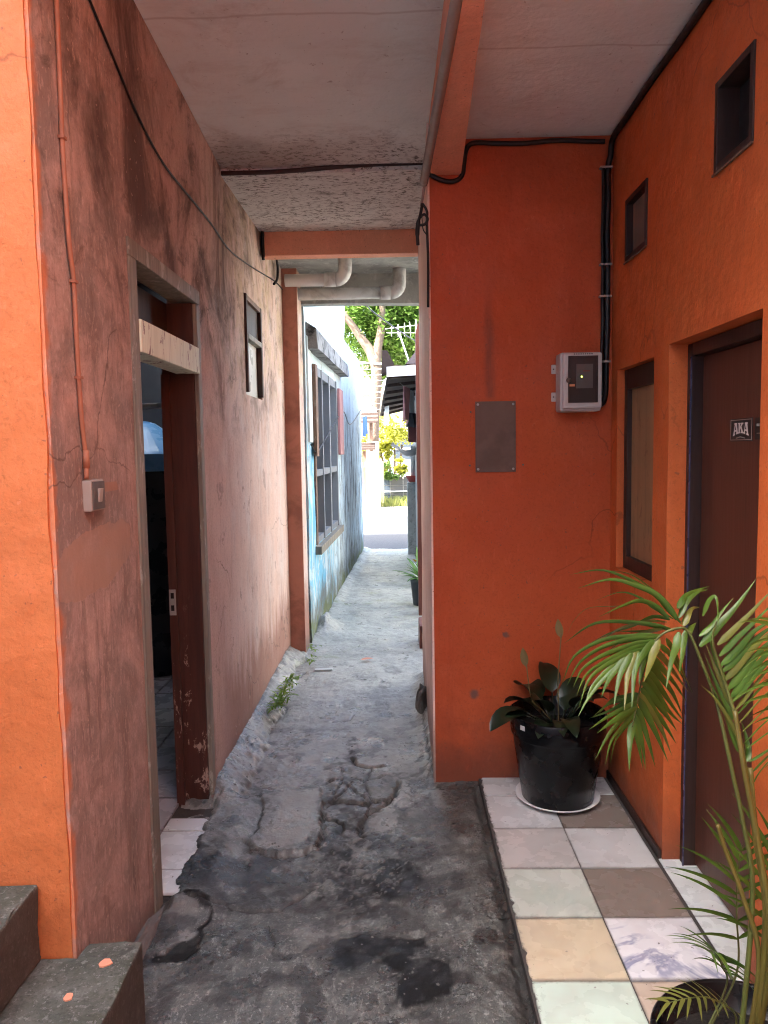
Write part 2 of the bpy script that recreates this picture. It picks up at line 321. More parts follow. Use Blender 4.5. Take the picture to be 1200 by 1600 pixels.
left_plaster()
orange_paint('orange_bright', (.53, .155, .045), (.57, .175, .055), .02)
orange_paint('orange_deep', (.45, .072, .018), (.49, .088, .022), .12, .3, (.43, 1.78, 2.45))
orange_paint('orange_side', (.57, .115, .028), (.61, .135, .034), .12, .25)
orange_paint('salmon_side', (.74, .33, .21), (.66, .29, .18), .25)
orange_paint('salmon_pale', (.78, .55, .46), (.72, .48, .39), .25)
ceiling_paint(); ground_mat(); step_mat(); blue_plaster()
tile_mat('tile_white', (.64, .65, .64), (.57, .575, .57), None)
tile_mat('tile_taupe', (.26, .215, .183), (.225, .188, .16))
tile_mat('tile_grey', (.56, .53, .50), (.48, .455, .43))
tile_mat('tile_sage', (.50, .56, .48), (.60, .62, .56), (.36, .42, .36), 3, .5)
tile_mat('tile_cream', (.66, .57, .41), (.60, .515, .36), (.48, .37, .22), 2.2, .4)
tile_mat('tile_marble', (.78, .78, .80), (.72, .73, .76), (.26, .28, .42), 2.6, .9)
tile_mat('tile_mint', (.58, .70, .60), (.53, .66, .56), (.45, .55, .48), 2, .3)
tile_mat('tile_beige', (.55, .46, .37), (.48, .40, .33))
tile_mat('tile_room', (.50, .52, .56), (.44, .46, .50), speck=False)
tile_mat('tile_plain', (.72, .76, .76), (.66, .70, .70))
simple('grout', (.07, .06, .055), .9, .3, 30)
wood('grey_timber', (.26, .24, .19), (.17, .155, .125), peel=(.42, .42, .36), peel_amt=.6)
wood('limed_timber', (.78, .90, .72), (.68, .80, .62), peel=(.14, .11, .08), peel_amt=.85, thr=(.55, .60))
wood('brown_jamb', (.075, .027, .018), (.05, .019, .013), peel=(.40, .31, .25), peel_amt=.9, pz=(.50, 1.0), thr=(.58, .62))
wood('dark_timber', (.05, .028, .02), (.035, .02, .015))
wood('door_brown', (.10, .033, .021), (.085, .028, .018), sc=14, rough=.42)
wood('frame_black_brown', (.045, .022, .018), (.03, .016, .014), rough=.45)
wood('plywood', (.36, .21, .11), (.30, .17, .085), peel=(.18, .085, .04), peel_amt=.6, sc=10)
wood('vent_board', (.20, .14, .105), (.17, .115, .09), sc=12)
wood('weathered_brown', (.20, .115, .075), (.13, .075, .05), peel=(.4, .35, .3), peel_amt=.4)
simple('black_void', (.012, .010, .010), .9, .3, bump=0)
simple('pale_pane', (.62, .68, .66), .35, .12, 3, .05)
simple('window_glass_grey', (.15, .19, .23), .18, .3, 2, .03, dirt=(.5, .5, .48), dirt_amt=.5)
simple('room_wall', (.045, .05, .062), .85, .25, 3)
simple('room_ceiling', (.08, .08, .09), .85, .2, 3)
simple('tank_blue', (.14, .36, .66), .3, .12, 4, .05)
simple('tank_dark', (.02, .026, .035), .3, .2, 3, .05)
simple('conduit_orange', (.36, .145, .08), .6, .25, 14, .3, dirt=(.25, .11, .07), dirt_amt=.6)
simple('conduit_grey', (.27, .21, .185), .5, .25, 14, .2, dirt=(.4, .33, .3), dirt_amt=.4)
simple('cable_black', (.012, .011, .012), .45, .3, 20, .1)
simple('cable_brown', (.045, .02, .016), .6, .3, 20, .1)
simple('clip_grey', (.32, .30, .28), .5, .1)
simple('box_plastic', (.56, .51, .48), .45, .1, 5, .04, dirt=(.35, .27, .22), dirt_amt=.35)
simple('box_window', (.055, .04, .036), .15, .15, 3, 0)
simple('meter_dark', (.10, .085, .08), .4, .2, 6, 0)
simple('steel_plate', (.155, .10, .078), .6, .22, 9, .1, dirt=(.09, .06, .048), dirt_amt=.6, metal=.1)
simple('zinc', (.45, .46, .46), .4, .2, 9, .1, metal=.6)
simple('switch_dark', (.10, .085, .075), .5, .15)
simple('switch_pale', (.38, .33, .28), .5, .15)
simple('pvc_grey', (.62, .64, .63), .45, .18, 6, .06, dirt=(.22, .21, .19), dirt_amt=.6)
simple('plastic_black', (.004, .004, .005), .26, .2, 5, .02, spec=.22, dirt=(.011, .011, .011), dirt_amt=.5)
simple('saucer_white', (.72, .70, .69), .4, .08, 5, .03)
simple('soil', (.010, .008, .007), .95, .4, 30, .8, 60, bd=.01)
simple('sticker_black', (.016, .014, .014), .4, .1, bump=0)
simple('sticker_white', (.55, .50, .48), .5, .05, bump=0)
simple('led_green', (.5, .6, .05), .4, 0, bump=0)
_g = M['led_green'].node_tree.nodes['Principled BSDF']; _g.inputs['Emission Color'].default_value = (.75, 1, .08, 1); _g.inputs['Emission Strength'].default_value = 1.6
simple('rubble', (.16, .15, .135), .9, .45, 14, .9, 40, bd=.006, dirt=(.05, .045, .04))
simple('grit', (.12, .118, .108), .9, .5, 40)
simple('paint_splash', (.66, .27, .16), .6, .1)
simple('patch_plaster', (.54, .27, .165), .8, .18, 7, .25, dirt=(.30, .19, .14), dirt_amt=.5)
simple('orange_swatch', (.60, .25, .13), .75, .12)
simple('bluehouse_concrete', (.26, .26, .25), .9, .45, 9, .8, 30, dirt=(.022, .024, .02), dirt_amt=1., dsc=9, bd=.01)
simple('pink_shutter', (.40, .19, .19), .6, .2)
simple('brick_paint', (.46, .20, .14), .75, .25, 6, .3, dirt=(.16, .07, .05), dirt_amt=.5)
simple('frame_pale', (.20, .22, .24), .6, .2, 8, .2, dirt=(.2, .2, .2), dirt_amt=.4)
simple('asphalt', (.055, .055, .058), .85, .25, 20, .4)
simple('verge', (.42, .38, .32), .95, .2, 4, .4)
simple('grey_house', (.45, .46, .45), .85, .25, 3, .4, dirt=(.22, .24, .24), dirt_amt=.5)
simple('red_brown_paint', (.17, .055, .04), .55, .2)
simple('dark_red_box', (.10, .022, .02), .5, .2)
simple('red_plastic', (.55, .10, .08), .45, .1)
simple('pillar_concrete', (.36, .38, .37), .9, .3, 12, .6, 50, dirt=(.13, .14, .14), dirt_amt=.7, dsc=14)
simple('tarp_grey', (.33, .34, .35), .55, .2)
simple('cloth_pink', (.55, .26, .26), .9, .1)
simple('cloth_white', (.75, .76, .77), .9, .08)
simple('cloth_blue', (.12, .22, .42), .9, .15)
simple('cloth_dark', (.03, .03, .035), .9, .2)
simple('roof_tile', (.05, .032, .026), .9, .35, 6, .5)
simple('roof_under', (.17, .13, .11), .9, .35, 8, .3)
simple('fascia_white', (.72, .70, .68), .6, .08)
simple('bark', (.13, .092, .066), .95, .3, 10, .9, 25, bd=.02)
simple('bark_sunlit', (.50, .45, .37), .95, .15, 10, .6, 25, bd=.02)  # paler bark: sunshine on the lower trunk put into the colour
simple('far_wall', (.52, .50, .45), .9, .15, 2)
simple('yellow_wall', (.62, .52, .24), .9, .15, 2)
simple('slate_blue', (.022, .034, .05), .7, .25, 3)
simple('tile_wall_grey', (.07, .07, .066), .7, .15, 3)
simple('white_paint', (.78, .78, .76), .5, .06)
simple('pale_blue_roof', (.42, .52, .58), .6, .12)
simple('planter_grey', (.055, .06, .065), .6, .2)
simple('flower_yellow', (.7, .42, .04), .6, .1, bump=0)
simple('litter_white', (.50, .54, .54), .6, .05)
simple('old_box', (.30, .24, .17), .9, .2)

def leaf_mat(name, a, b, rough=.38, trans=.25, spec=.45):
    g = G(name); v = g.pos()
    c = g.mix(g.rng(g.noise(7, 4, v=v), .35, .65), a, b)
    c = g.mix(g.mul(g.rnd(), .35), c, tuple(x * .7 for x in a))
    g.put(g.b.inputs['Base Color'], c); g.put(g.b.inputs['Roughness'], rough); g.put(g.b.inputs['Specular IOR Level'], spec)
    tr = g.n('BsdfTranslucent'); g.put(tr.inputs[0], g.mix(.5, c, tuple(min(1, x * 1.6) for x in b)))
    mx = g.n('MixShader'); mx.inputs[0].default_value = trans
    g.t.links.new(g.b.outputs[0], mx.inputs[1]); g.t.links.new(tr.outputs[0], mx.inputs[2])
    g.t.links.new(mx.outputs[0], g.t.nodes['Material Output'].inputs[0]); M[name] = g.m
leaf_mat('palm_leaf', (.048, .108, .012), (.085, .165, .020), .42, .22, .45)
leaf_mat('palm_leaf_yellowed', (.16, .17, .03), (.12, .14, .03), .38, .3)
leaf_mat('lily_leaf', (.011, .021, .010), (.017, .030, .012), .32, .1)
leaf_mat('lily_flower', (.24, .19, .08), (.20, .155, .06), .5, .3)
leaf_mat('fern', (.13, .24, .03), (.20, .30, .05), .5, .35)
leaf_mat('tree_leaf', (.085, .17, .025), (.13, .22, .04), .5, .5)
leaf_mat('bush_leaf', (.26, .28, .03), (.34, .34, .05), .5, .4)
leaf_mat('hang_leaf', (.08, .17, .04), (.16, .24, .05), .5, .4)
leaf_mat('grass_blade', (.18, .22, .05), (.25, .26, .07), .6, .4)
leaf_mat('pot_leaf', (.06, .16, .03), (.10, .22, .04), .4, .3)
simple('stem_yellow', (.10, .078, .014), .5, .3, 14, .1)
simple('stem_green', (.075, .085, .018), .5, .3, 14, .1)

# ------------------------------------------------------------------ mesh building
def off_of(parent):
    o = Vector((0, 0, 0))
    while parent is not None: o += parent.location; parent = parent.parent
    return o

class MB:
    def __init__(s): s.v = []; s.f = []
    def quad(s, a, b, c, d):
        i = len(s.v); s.v += [Vector(a), Vector(b), Vector(c), Vector(d)]; s.f.append((i, i + 1, i + 2, i + 3)); return s
    def box(s, x0, x1, y0, y1, z0, z1):
        i = len(s.v)
        s.v += [Vector(p) for p in ((x0, y0, z0), (x1, y0, z0), (x1, y1, z0), (x0, y1, z0), (x0, y0, z1), (x1, y0, z1), (x1, y1, z1), (x0, y1, z1))]
        s.f += [tuple(i + k for k in q) for q in ((0, 3, 2, 1), (4, 5, 6, 7), (0, 1, 5, 4), (1, 2, 6, 5), (2, 3, 7, 6), (3, 0, 4, 7))]; return s
    def hexa(s, p):   # bottom 4 ccw, top 4 ccw
        i = len(s.v); s.v += [Vector(q) for q in p]
        s.f += [tuple(i + k for k in q) for q in ((0, 3, 2, 1), (4, 5, 6, 7), (0, 1, 5, 4), (1, 2, 6, 5), (2, 3, 7, 6), (3, 0, 4, 7))]; return s
    def prism(s, poly, d):   # planar polygon extruded by vector d
        i = len(s.v); n = len(poly); d = Vector(d)
        s.v += [Vector(p) for p in poly] + [Vector(p) + d for p in poly]
        s.f.append(tuple(i + k for k in range(n - 1, -1, -1))); s.f.append(tuple(i + n + k for k in range(n)))
        for k in range(n): s.f.append((i + k, i + (k + 1) % n, i + n + (k + 1) % n, i + n + k))
        return s
    def tube(s, pts, r, seg=8, cap=True):
        pts = [Vector(p) for p in pts]; n = len(pts); i0 = len(s.v)
        rr = r if isinstance(r, (list, tuple)) else [r] * n
        up = None
        for k in range(n):
            t = (pts[min(k + 1, n - 1)] - pts[max(k - 1, 0)]).normalized()
            if up is None:
                up = Vector((0, 0, 1)) if abs(t.z) < .9 else Vector((1, 0, 0))
            a = (up - t * up.dot(t)).normalized(); b = t.cross(a); up = a
            for j in range(seg):
                w = 2 * math.pi * j / seg; s.v.append(pts[k] + (a * math.cos(w) + b * math.sin(w)) * rr[k])
        for k in range(n - 1):
            for j in range(seg):
                j2 = (j + 1) % seg; s.f.append((i0 + k * seg + j, i0 + k * seg + j2, i0 + (k + 1) * seg + j2, i0 + (k + 1) * seg + j))
        if cap:
            s.f.append(tuple(i0 + j for j in range(seg - 1, -1, -1))); s.f.append(tuple(i0 + (n - 1) * seg + j for j in range(seg)))
        return s
    def lathe(s, c, prof, seg=40):
        c = Vector(c); i0 = len(s.v); n = len(prof)
        for r, z in prof:
            for j in range(seg):
                w = 2 * math.pi * j / seg; s.v.append(c + Vector((r * math.cos(w), r * math.sin(w), z)))
        for k in range(n - 1):
            for j in range(seg):
                j2 = (j + 1) % seg; s.f.append((i0 + k * seg + j, i0 + k * seg + j2, i0 + (k + 1) * seg + j2, i0 + (k + 1) * seg + j))
        return s
    def build(s, name, mat, parent=None, bevel=0, smooth=False, wob=0, wsc=3., sub=0, grid=None, chip=0):
        me = bpy.data.meshes.new(name); o = off_of(parent)
        me.from_pydata([tuple(q - o) for q in s.v], [], s.f)
        bm = bmesh.new(); bm.from_mesh(me)
        bmesh.ops.remove_doubles(bm, verts=bm.verts, dist=1e-5)
        bmesh.ops.recalc_face_normals(bm, faces=bm.faces)
        if bevel:
            es = [e for e in bm.edges if len(e.link_faces) == 2 and e.calc_face_angle(0) > .6]
            bmesh.ops.bevel(bm, geom=es, offset=bevel, segments=2, profile=.6, affect='EDGES', clamp_overlap=True)
        if sub:
            bmesh.ops.subdivide_edges(bm, edges=bm.edges[:], cuts=sub, use_grid_fill=True)
        if grid:
            (gx0, gx1), (gy0, gy1), (gz0, gz1), gs = grid
            for ax, (a0, a1) in enumerate(((gx0, gx1), (gy0, gy1), (gz0, gz1))):
                k = a0
                while k < a1:
                    co = [0, 0, 0]; no = [0, 0, 0]; co[ax] = k - o[ax]; no[ax] = 1
                    bmesh.ops.bisect_plane(bm, geom=bm.verts[:] + bm.edges[:] + bm.faces[:], plane_co=co, plane_no=no); k += gs
        if chip:
            bm.normal_update()
            for q in bm.verts:
                fs = q.link_faces
                if len(fs) > 1 and min(a.normal.dot(b.normal) for a in fs for b in fs) < .8:
                    p = q.co + o; c_ = max(0, mnoise.noise(p * 9) * .7 + mnoise.noise(p * 31) * .6 - .05)
                    q.co -= q.normal * chip * c_
        if wob:
            for q in bm.verts: 
                p = q.co + o; q.co += mnoise.noise_vector(p * wsc) * wob + mnoise.noise_vector(p * wsc * 4.1) * wob * .4
        bm.to_mesh(me); bm.free()
        if smooth:
            for p in me.polygons: p.use_smooth = True
        me.materials.append(mat if not isinstance(mat, str) else M[mat])
        ob = bpy.data.objects.new(name, me); COL.objects.link(ob)
        if parent is not None: ob.parent = parent
        return ob

def tag(o, label=None, cat=None, group=None, kind=None):
    if label: o['label'] = label
    if cat: o['category'] = cat
    if group: o['group'] = group
    if kind: o['kind'] = kind
    return o
def thing(name, loc, label, cat, group=None):
    o = bpy.data.objects.new(name, None); COL.objects.link(o); o.location = loc; o.empty_display_size = .1
    return tag(o, label, cat, group)

def smooth_path(pts, n=8):
    pts = [Vector(p) for p in pts]; out = []
    P = [pts[0] * 2 - pts[1]] + pts + [pts[-1] * 2 - pts[-2]]
    for i in range(1, len(P) - 2):
        a, b, c, d = P[i - 1], P[i], P[i + 1], P[i + 2]
        for k in range(n):
            t = k / n
            out.append(.5 * ((2 * b) + (c - a) * t + (2 * a - 5 * b + 4 * c - d) * t * t + (3 * b - a - 3 * c + d) * t ** 3))
    out.append(pts[-1]); return out

def wall(name, mat, parent, f, u0, u1, v0, v1, holes, th, step=.08, wob=.0025, top=None, rag=0.):
    """plaster wall with openings; f(u, v, d) -> point, d = depth behind the face. top(u) optional slanted top"""
    def cuts(a, b, hs):
        c = sorted(set([a, b] + [h for h in hs if a < h < b])); o = []
        for p, q in zip(c, c[1:]):
            n = max(1, round((q - p) / step)); o += [p + (q - p) * k / n for k in range(n)]
        return o + [b]
    us = cuts(u0, u1, [h[0] for h in holes] + [h[1] for h in holes]); vs = cuts(v0, v1, [h[2] for h in holes] + [h[3] for h in holes])
    nu, nv = len(us), len(vs); V = []; Fc = []
    def inside(i, j):
        if not (0 <= i < nu - 1 and 0 <= j < nv - 1): return True
        a = (us[i] + us[i + 1]) / 2; b = (vs[j] + vs[j + 1]) / 2
        return any(h[0] < a < h[1] and h[2] < b < h[3] for h in holes)
    for d in (0, th):
        for i in range(nu):
            for j in range(nv):
                v = vs[j]
                if top and v > v1 - 1e-6: v = top(us[i])
                p = f(us[i], v, d); w = mnoise.noise(Vector(p) * 2.2) * wob + mnoise.noise(Vector(p) * 9) * wob * .5
                uu = us[i] + ((mnoise.noise(Vector(p) * 5) * rag + mnoise.noise(Vector(p) * 21) * rag * .5) if rag and us[i] > u1 - 1e-6 else 0)
                V.append(Vector(f(uu, v, d + (w if d == 0 else 0))))
    idx = lambda i, j, d: d * nu * nv + i * nv + j
    for i in range(nu - 1):
        for j in range(nv - 1):
            if inside(i, j): continue
            Fc.append((idx(i, j, 0), idx(i + 1, j, 0), idx(i + 1, j + 1, 0), idx(i, j + 1, 0)))
            Fc.append((idx(i, j, 1), idx(i, j + 1, 1), idx(i + 1, j + 1, 1), idx(i + 1, j, 1)))
            for (di, dj, a, b) in ((-1, 0, (0, 0), (0, 1)), (1, 0, (1, 0), (1, 1)), (0, -1, (0, 0), (1, 0)), (0, 1, (0, 1), (1, 1))):
                if inside(i + di, j + dj):
                    Fc.append((idx(i + a[0], j + a[1], 0), idx(i + b[0], j + b[1], 0), idx(i + b[0], j + b[1], 1), idx(i + a[0], j + a[1], 1)))
    m = MB(); m.v = V; m.f = Fc
    return m.build(name, mat, parent)

LW = -.87; RW = .98; BW = 3.53; SW = .15; AZ = -.03; CZ = 2.94
# ------------------------------------------------------------------ ground
def vnoise(x, y, seed=0):
    rs = np.random.RandomState(seed); T = rs.rand(256, 256)
    xi = np.floor(x).astype(int); yi = np.floor(y).astype(int); fx = x - xi; fy = y - yi
    fx = fx * fx * (3 - 2 * fx); fy = fy * fy * (3 - 2 * fy)
    g = lambda a, b: T[a % 256, b % 256]
    return (g(xi, yi) * (1 - fx) + g(xi + 1, yi) * fx) * (1 - fy) + (g(xi, yi + 1) * (1 - fx) + g(xi + 1, yi + 1) * fx) * fy
def fbm(x, y, oc=5, seed=0, gain=.5):
    s = 0; a = 1; t = 0
    for k in range(oc): s = s + a * vnoise(x * 2 ** k, y * 2 ** k, seed + k); t += a; a *= gain
    return s / t
def worley(x, y, seed=0):
    rs = np.random.RandomState(seed); JX = rs.rand(64, 64); JY = rs.rand(64, 64); ID = rs.rand(64, 64)
    xi = np.floor(x).astype(int); yi = np.floor(y).astype(int)
    d1 = np.full(x.shape, 9.); d2 = np.full(x.shape, 9.); cid = np.zeros(x.shape)
    for a in (-1, 0, 1):
        for b in (-1, 0, 1):
            i = (xi + a) % 64; j = (yi + b) % 64
            d = np.hypot(xi + a + JX[i, j] - x, yi + b + JY[i, j] - y)
            cid = np.where(d < d1, ID[i, j], cid); d2 = np.where(d < d1, d1, np.minimum(d2, d)); d1 = np.minimum(d1, d)
    return d1, d2, cid
def segdist(x, y, P, closed):
    d = np.full(x.shape, 9.); n = len(P)
    for k in range(n if closed else n - 1):
        (ax, ay), (bx, by) = P[k], P[(k + 1) % n]; L = (bx - ax) ** 2 + (by - ay) ** 2
        t = np.clip(((x - ax) * (bx - ax) + (y - ay) * (by - ay)) / max(L, 1e-9), 0, 1)
        d = np.minimum(d, np.hypot(x - ax - t * (bx - ax), y - ay - t * (by - ay)))
    return d
def sdf(x, y, P):
    ins = np.zeros(x.shape, bool); n = len(P)
    for k in range(n):
        (ax, ay), (bx, by) = P[k], P[(k + 1) % n]
        c = ((ay > y) != (by > y)) & (x < (bx - ax) * (y - ay) / (by - ay + 1e-12) + ax); ins ^= c
    d = segdist(x, y, P, True); return np.where(ins, -d, d)
def gp(L): return [tuple(onZ(px, py, AZ)[:2]) for px, py in L]
sst = lambda a, b, v: (lambda t: t * t * (3 - 2 * t))(np.clip((v - a) / (b - a), 0, 1))

def build_ground():
    ys = [1.25]
    while ys[-1] < 12.25: ys.append(ys[-1] * 1.0030)
    ys = np.array(ys); xs = np.concatenate([np.arange(-1.0, .352, .0062), [.36]])
    X, Y = np.meshgrid(xs, ys); nx, ny = len(xs), len(ys)
    wx = X + (fbm(X * 14, Y * 14, 4, 3) - .5) * .07; wy = Y + (fbm(X * 14, Y * 14, 4, 9) - .5) * .09
    w2x = X + (fbm(X * 40, Y * 40, 3, 23) - .5) * .022; w2y = Y + (fbm(X * 40, Y * 40, 3, 29) - .5) * .03
    h = (fbm(X * 2.2, Y * 2.2, 3, 1) - .5) * .03 + (fbm(X * 22, Y * 22, 4, 2) - .5) * .009
    comb = fbm((X * .8 + Y * .6) * 75, (X * .6 - Y * .8) * 12, 3, 5)
    comb2 = fbm((X * .5 - Y * .87) * 70, (X * .87 + Y * .5) * 12, 3, 6)
    cz = sst(.42, .58, fbm(X * 2.4, Y * 2.4, 3, 8))
    near = sst(5.2, 3.6, Y)
    h += ((comb * cz + comb2 * (1 - cz)) - .5) * .009 * near
    h += (fbm(X * 90, Y * 90, 3, 12) - .5) * .0035
    wet = np.zeros_like(X); pale = np.zeros_like(X); dark = np.zeros_like(X)
    def poly(L, blur=.012, w=0): 
        a, b = ((wx, wy), (w2x, w2y), (X, Y))[w]; return sst(blur, -blur, sdf(a, b, gp(L)))
    def line(L, wd, w=1): 
        a, b = ((wx, wy), (w2x, w2y), (X, Y))[w]; return np.exp(-(segdist(a, b, gp(L), False) / wd) ** 2)
    # puddle stains (wet) -------------------------------------------------
    p1 = poly([(512, 1500), (530, 1472), (560, 1456), (600, 1455), (640, 1472), (664, 1462), (676, 1480), (650, 1490), (690, 1497), (712, 1512), (706, 1545), (680, 1564), (640, 1562), (624, 1550), (630, 1512), (600, 1492), (565, 1508), (530, 1512)])
    p2 = poly([(500, 1500), (540, 1500), (566, 1505), (600, 1492), (600, 1512), (560, 1520), (520, 1520)], .02) * .6
    p3 = poly([(236, 1500), (245, 1486), (290, 1478), (312, 1462), (322, 1430), (300, 1412), (255, 1408), (312, 1400), (326, 1412), (330, 1450), (316, 1475), (296, 1492), (250, 1506)], .008)
    p4 = poly([(590, 1335), (640, 1345), (655, 1372), (646, 1398), (610, 1405), (580, 1385)], .02)
    trail = poly([(545, 1150), (566, 1152), (560, 1180), (548, 1200), (590, 1255), (560, 1290), (600, 1320), (600, 1400), (560, 1440), (500, 1420), (470, 1380), (500, 1330), (520, 1280), (510, 1240), (535, 1190), (540, 1165)], .03)
    tr_n = sst(.38, .58, fbm(X * 26, Y * 26, 4, 31))
    wet = np.maximum.reduce([p1, p2, p3, p4 * .9, trail * tr_n * .6])
    halo = np.maximum(poly([(505, 1500), (530, 1465), (560, 1448), (640, 1462), (676, 1455), (720, 1512), (712, 1560), (680, 1574), (620, 1570), (605, 1515), (530, 1522)], .05), p4) * sst(.4, .62, fbm(X * 30, Y * 30, 4, 33)) * .7
    wet = np.maximum(wet * (.85 + .15 * sst(.35, .55, fbm(X * 22, Y * 22, 5, 35))), halo)
    h = h * (1 - .8 * np.maximum.reduce([p1, p2, p4, p3])) - .002 * np.maximum(p1, p3)
    # dark dirt, darker corner by the recess -------------------------------------------------------------
    zone = poly([(300, 1325), (470, 1330), (480, 1300), (560, 1290), (690, 1310), (700, 1400), (560, 1470), (430, 1420), (330, 1415), (262, 1390), (285, 1345)], .06)
    dn = sst(.38, .52, fbm(X * 9, Y * 9, 6, 41, .62))
    dark = np.maximum(dark, zone * dn * .9)
    dark = np.maximum(dark, poly([(676, 1215), (752, 1222), (792, 1400), (700, 1330), (640, 1270)], .06) * sst(.35, .6, fbm(X * 12, Y * 12, 4, 43)) * .75)  # darker towards the corner by the recess
    dark = np.maximum(dark, sst(.30, .345, X + (fbm(X * 20, Y * 20, 3, 44) - .5) * .05) * .85 * sst(3.6, 3.45, Y))
    dark = np.maximum(dark, poly([(680, 1220), (752, 1220), (775, 1290), (700, 1262)], .05) * .8)
    spots = sst(.56, .61, fbm(X * 11, Y * 11, 4, 47, .6)) * near
    dark = np.maximum(dark, spots * .7)
    dark = np.maximum(dark, sst(-.80, -.87, X + (fbm(X * 25, Y * 25, 3, 48) - .5) * .06) * sst(2.75, 2.6, Y))
    for L in (((572, 1058), 17, 8), ((600, 1070), 14, 7), ((588, 1104), 24, 8), ((540, 1098), 14, 6), ((612, 1046), 13, 5), ((600, 1118), 16, 4), ((625, 1148), 12, 4)):
        (cx, cy), a, b = L; e = [(cx + a * math.cos(t), cy + b * math.sin(t)) for t in np.linspace(0, 6.28, 12, endpoint=False)]
        k = poly(e, .015); dark = np.maximum(dark, k * .5 * sst(.3, .6, fbm(X * 40, Y * 30, 3, 51)))
        h -= k * .004
    # broken slab, chips -----------------------------------------------------
    br = poly([(505, 1232), (520, 1200), (580, 1195), (630, 1222), (606, 1258), (568, 1288), (530, 1300), (500, 1275)], .008, 1)
    d1, d2, cid = worley(w2x * 7 + 3, w2y * 5, 4)
    h += br * ((cid - .45) * .020 - .004); ed = np.exp(-((d2 - d1) / .05) ** 2)
    h -= br * ed * .012; dark = np.maximum(dark, br * (.45 + .5 * ed))
    chz = poly([(500, 1290), (600, 1270), (640, 1310), (620, 1370), (600, 1440), (540, 1450), (500, 1400), (470, 1350)], .05)
    d1, d2, cid = worley(w2x * 26, w2y * 19, 14); chip = (cid > .66) * sst(.48, .30, d1) * chz
    d1b, d2b, cidb = worley(w2x * 60 + 9, w2y * 48, 15); chip2 = (cidb > .72) * sst(.42, .26, d1b) * sst(0.02, .3, chz)
    pale = np.maximum(pale, np.maximum(chip, chip2) * .6); keep = 1 - .6 * np.maximum(chip, chip2)
    wet *= keep; dark *= keep; h += np.maximum(chip, chip2 * .6) * .003
    big = poly([(405, 1240), (440, 1236), (500, 1233), (503, 1262), (500, 1300), (495, 1322), (470, 1333), (430, 1336), (392, 1334), (386, 1322), (402, 1296), (412, 1262)], .006, 1)
    core = poly([(440, 1238), (497, 1236), (494, 1290), (478, 1316), (440, 1330), (400, 1330), (420, 1300), (440, 1270)], .01, 1)
    h = h * (1 - .75 * core) + big * .014; pale = np.maximum(pale, core * .95); dark *= (1 - .8 * core)
    for L, wd, dp in ((((384, 1320), (400, 1332), (430, 1338), (470, 1336), (498, 1326), (506, 1300), (505, 1270)), .007, .014), (((550, 1184), (556, 1194), (575, 1198), (600, 1196)), .009, .022),
                      (((626, 1222), (618, 1240), (600, 1258), (578, 1268), (562, 1290), (566, 1305)), .010, .022), (((543, 1228), (560, 1240), (580, 1256)), .005, .012), (((508, 1262), (530, 1244), (543, 1228), (555, 1215)), .005, .012),
                      (((255, 1382), (275, 1400), (300, 1410), (350, 1414), (400, 1426), (440, 1420), (480, 1392), (505, 1380)), .006, .010), (((410, 1268), (402, 1300), (384, 1320)), .006, .012),
                      (((520, 1126), (545, 1124), (552, 1116)), .005, .008), (((470, 1148), (500, 1146), (540, 1150)), .004, .006), (((425, 1040 + 62), (450, 1070), (478, 1052)), .010, .012),
                      (((418, 1450), (430, 1480), (425, 1500)), .005, .006), (((660, 1120), (668, 1180), (676, 1216)), .008, .01)):
        k = line(L, wd); h -= k * dp; dark = np.maximum(dark, k * .95); pale *= 1 - k
    pale = np.maximum(pale, poly([(262, 1395), (300, 1400), (312, 1430), (292, 1455), (265, 1450), (250, 1420)], .01, 1) * .6)
    pale = np.maximum(pale, poly([(262, 1462), (300, 1455), (312, 1468), (290, 1480), (262, 1480)], .01) * .9)
    pale = np.maximum(pale, poly([(460, 1455), (520, 1440), (538, 1470), (500, 1490), (470, 1485)], .02) * .55)
    pale = np.maximum(pale, poly([(495, 1415), (530, 1412), (535, 1425), (500, 1430)], .01) * .6)
    pale = np.maximum(pale, poly([(560, 1285), (640, 1215), (680, 1250), (690, 1300), (620, 1330), (580, 1310)], .03) * .5 * sst(.4, .6, fbm(X * 30, Y * 20, 3, 61)))
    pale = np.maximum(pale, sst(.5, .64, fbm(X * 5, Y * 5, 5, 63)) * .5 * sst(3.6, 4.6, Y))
    pale = np.maximum(pale, poly([(340, 1250), (420, 1130), (480, 1050), (500, 1060), (440, 1140), (380, 1230)], .04) * .35)
    pale = np.maximum(pale, poly([(495, 1150), (540, 1152), (545, 1180), (500, 1185)], .02) * .7)
    # mortar fillet along the foot of both passage walls
    d = X - LW; amp = sst(3.25, 3.45, Y) * sst(6.1, 5.8, Y)
    wd = .12 + .10 * (fbm(X * 0 + 1, Y * 3.5, 4, 71) - .5) + .05 * (fbm(X * 30, Y * 30, 3, 72) - .5)
    h += amp * (.085 * np.clip(1 - np.clip(d, 0, 9) / wd, 0, 1) ** .8 + .022 * (d < wd) * (fbm(X * 34, Y * 34, 4, 74) - .4))
    kd = amp * np.exp(-((d - wd) / .012) ** 2) * sst(.4, .6, fbm(X * 12, Y * 12, 3, 76)); h -= kd * .008; dark = np.maximum(dark, kd * .8)
    dark = np.maximum(dark, amp * sst(.05, .0, d) * sst(.35, .6, fbm(X * 14, Y * 14, 4, 79)) * .8)
    d = (SW + .02) - X; h += sst(3.5, 3.62, Y) * sst(5.6, 5.0, Y) * .06 * np.exp(-(np.clip(d, 0, 9) / .06) ** 2) * (.3 + 1.4 * fbm(X * 14, Y * 14, 3, 73))
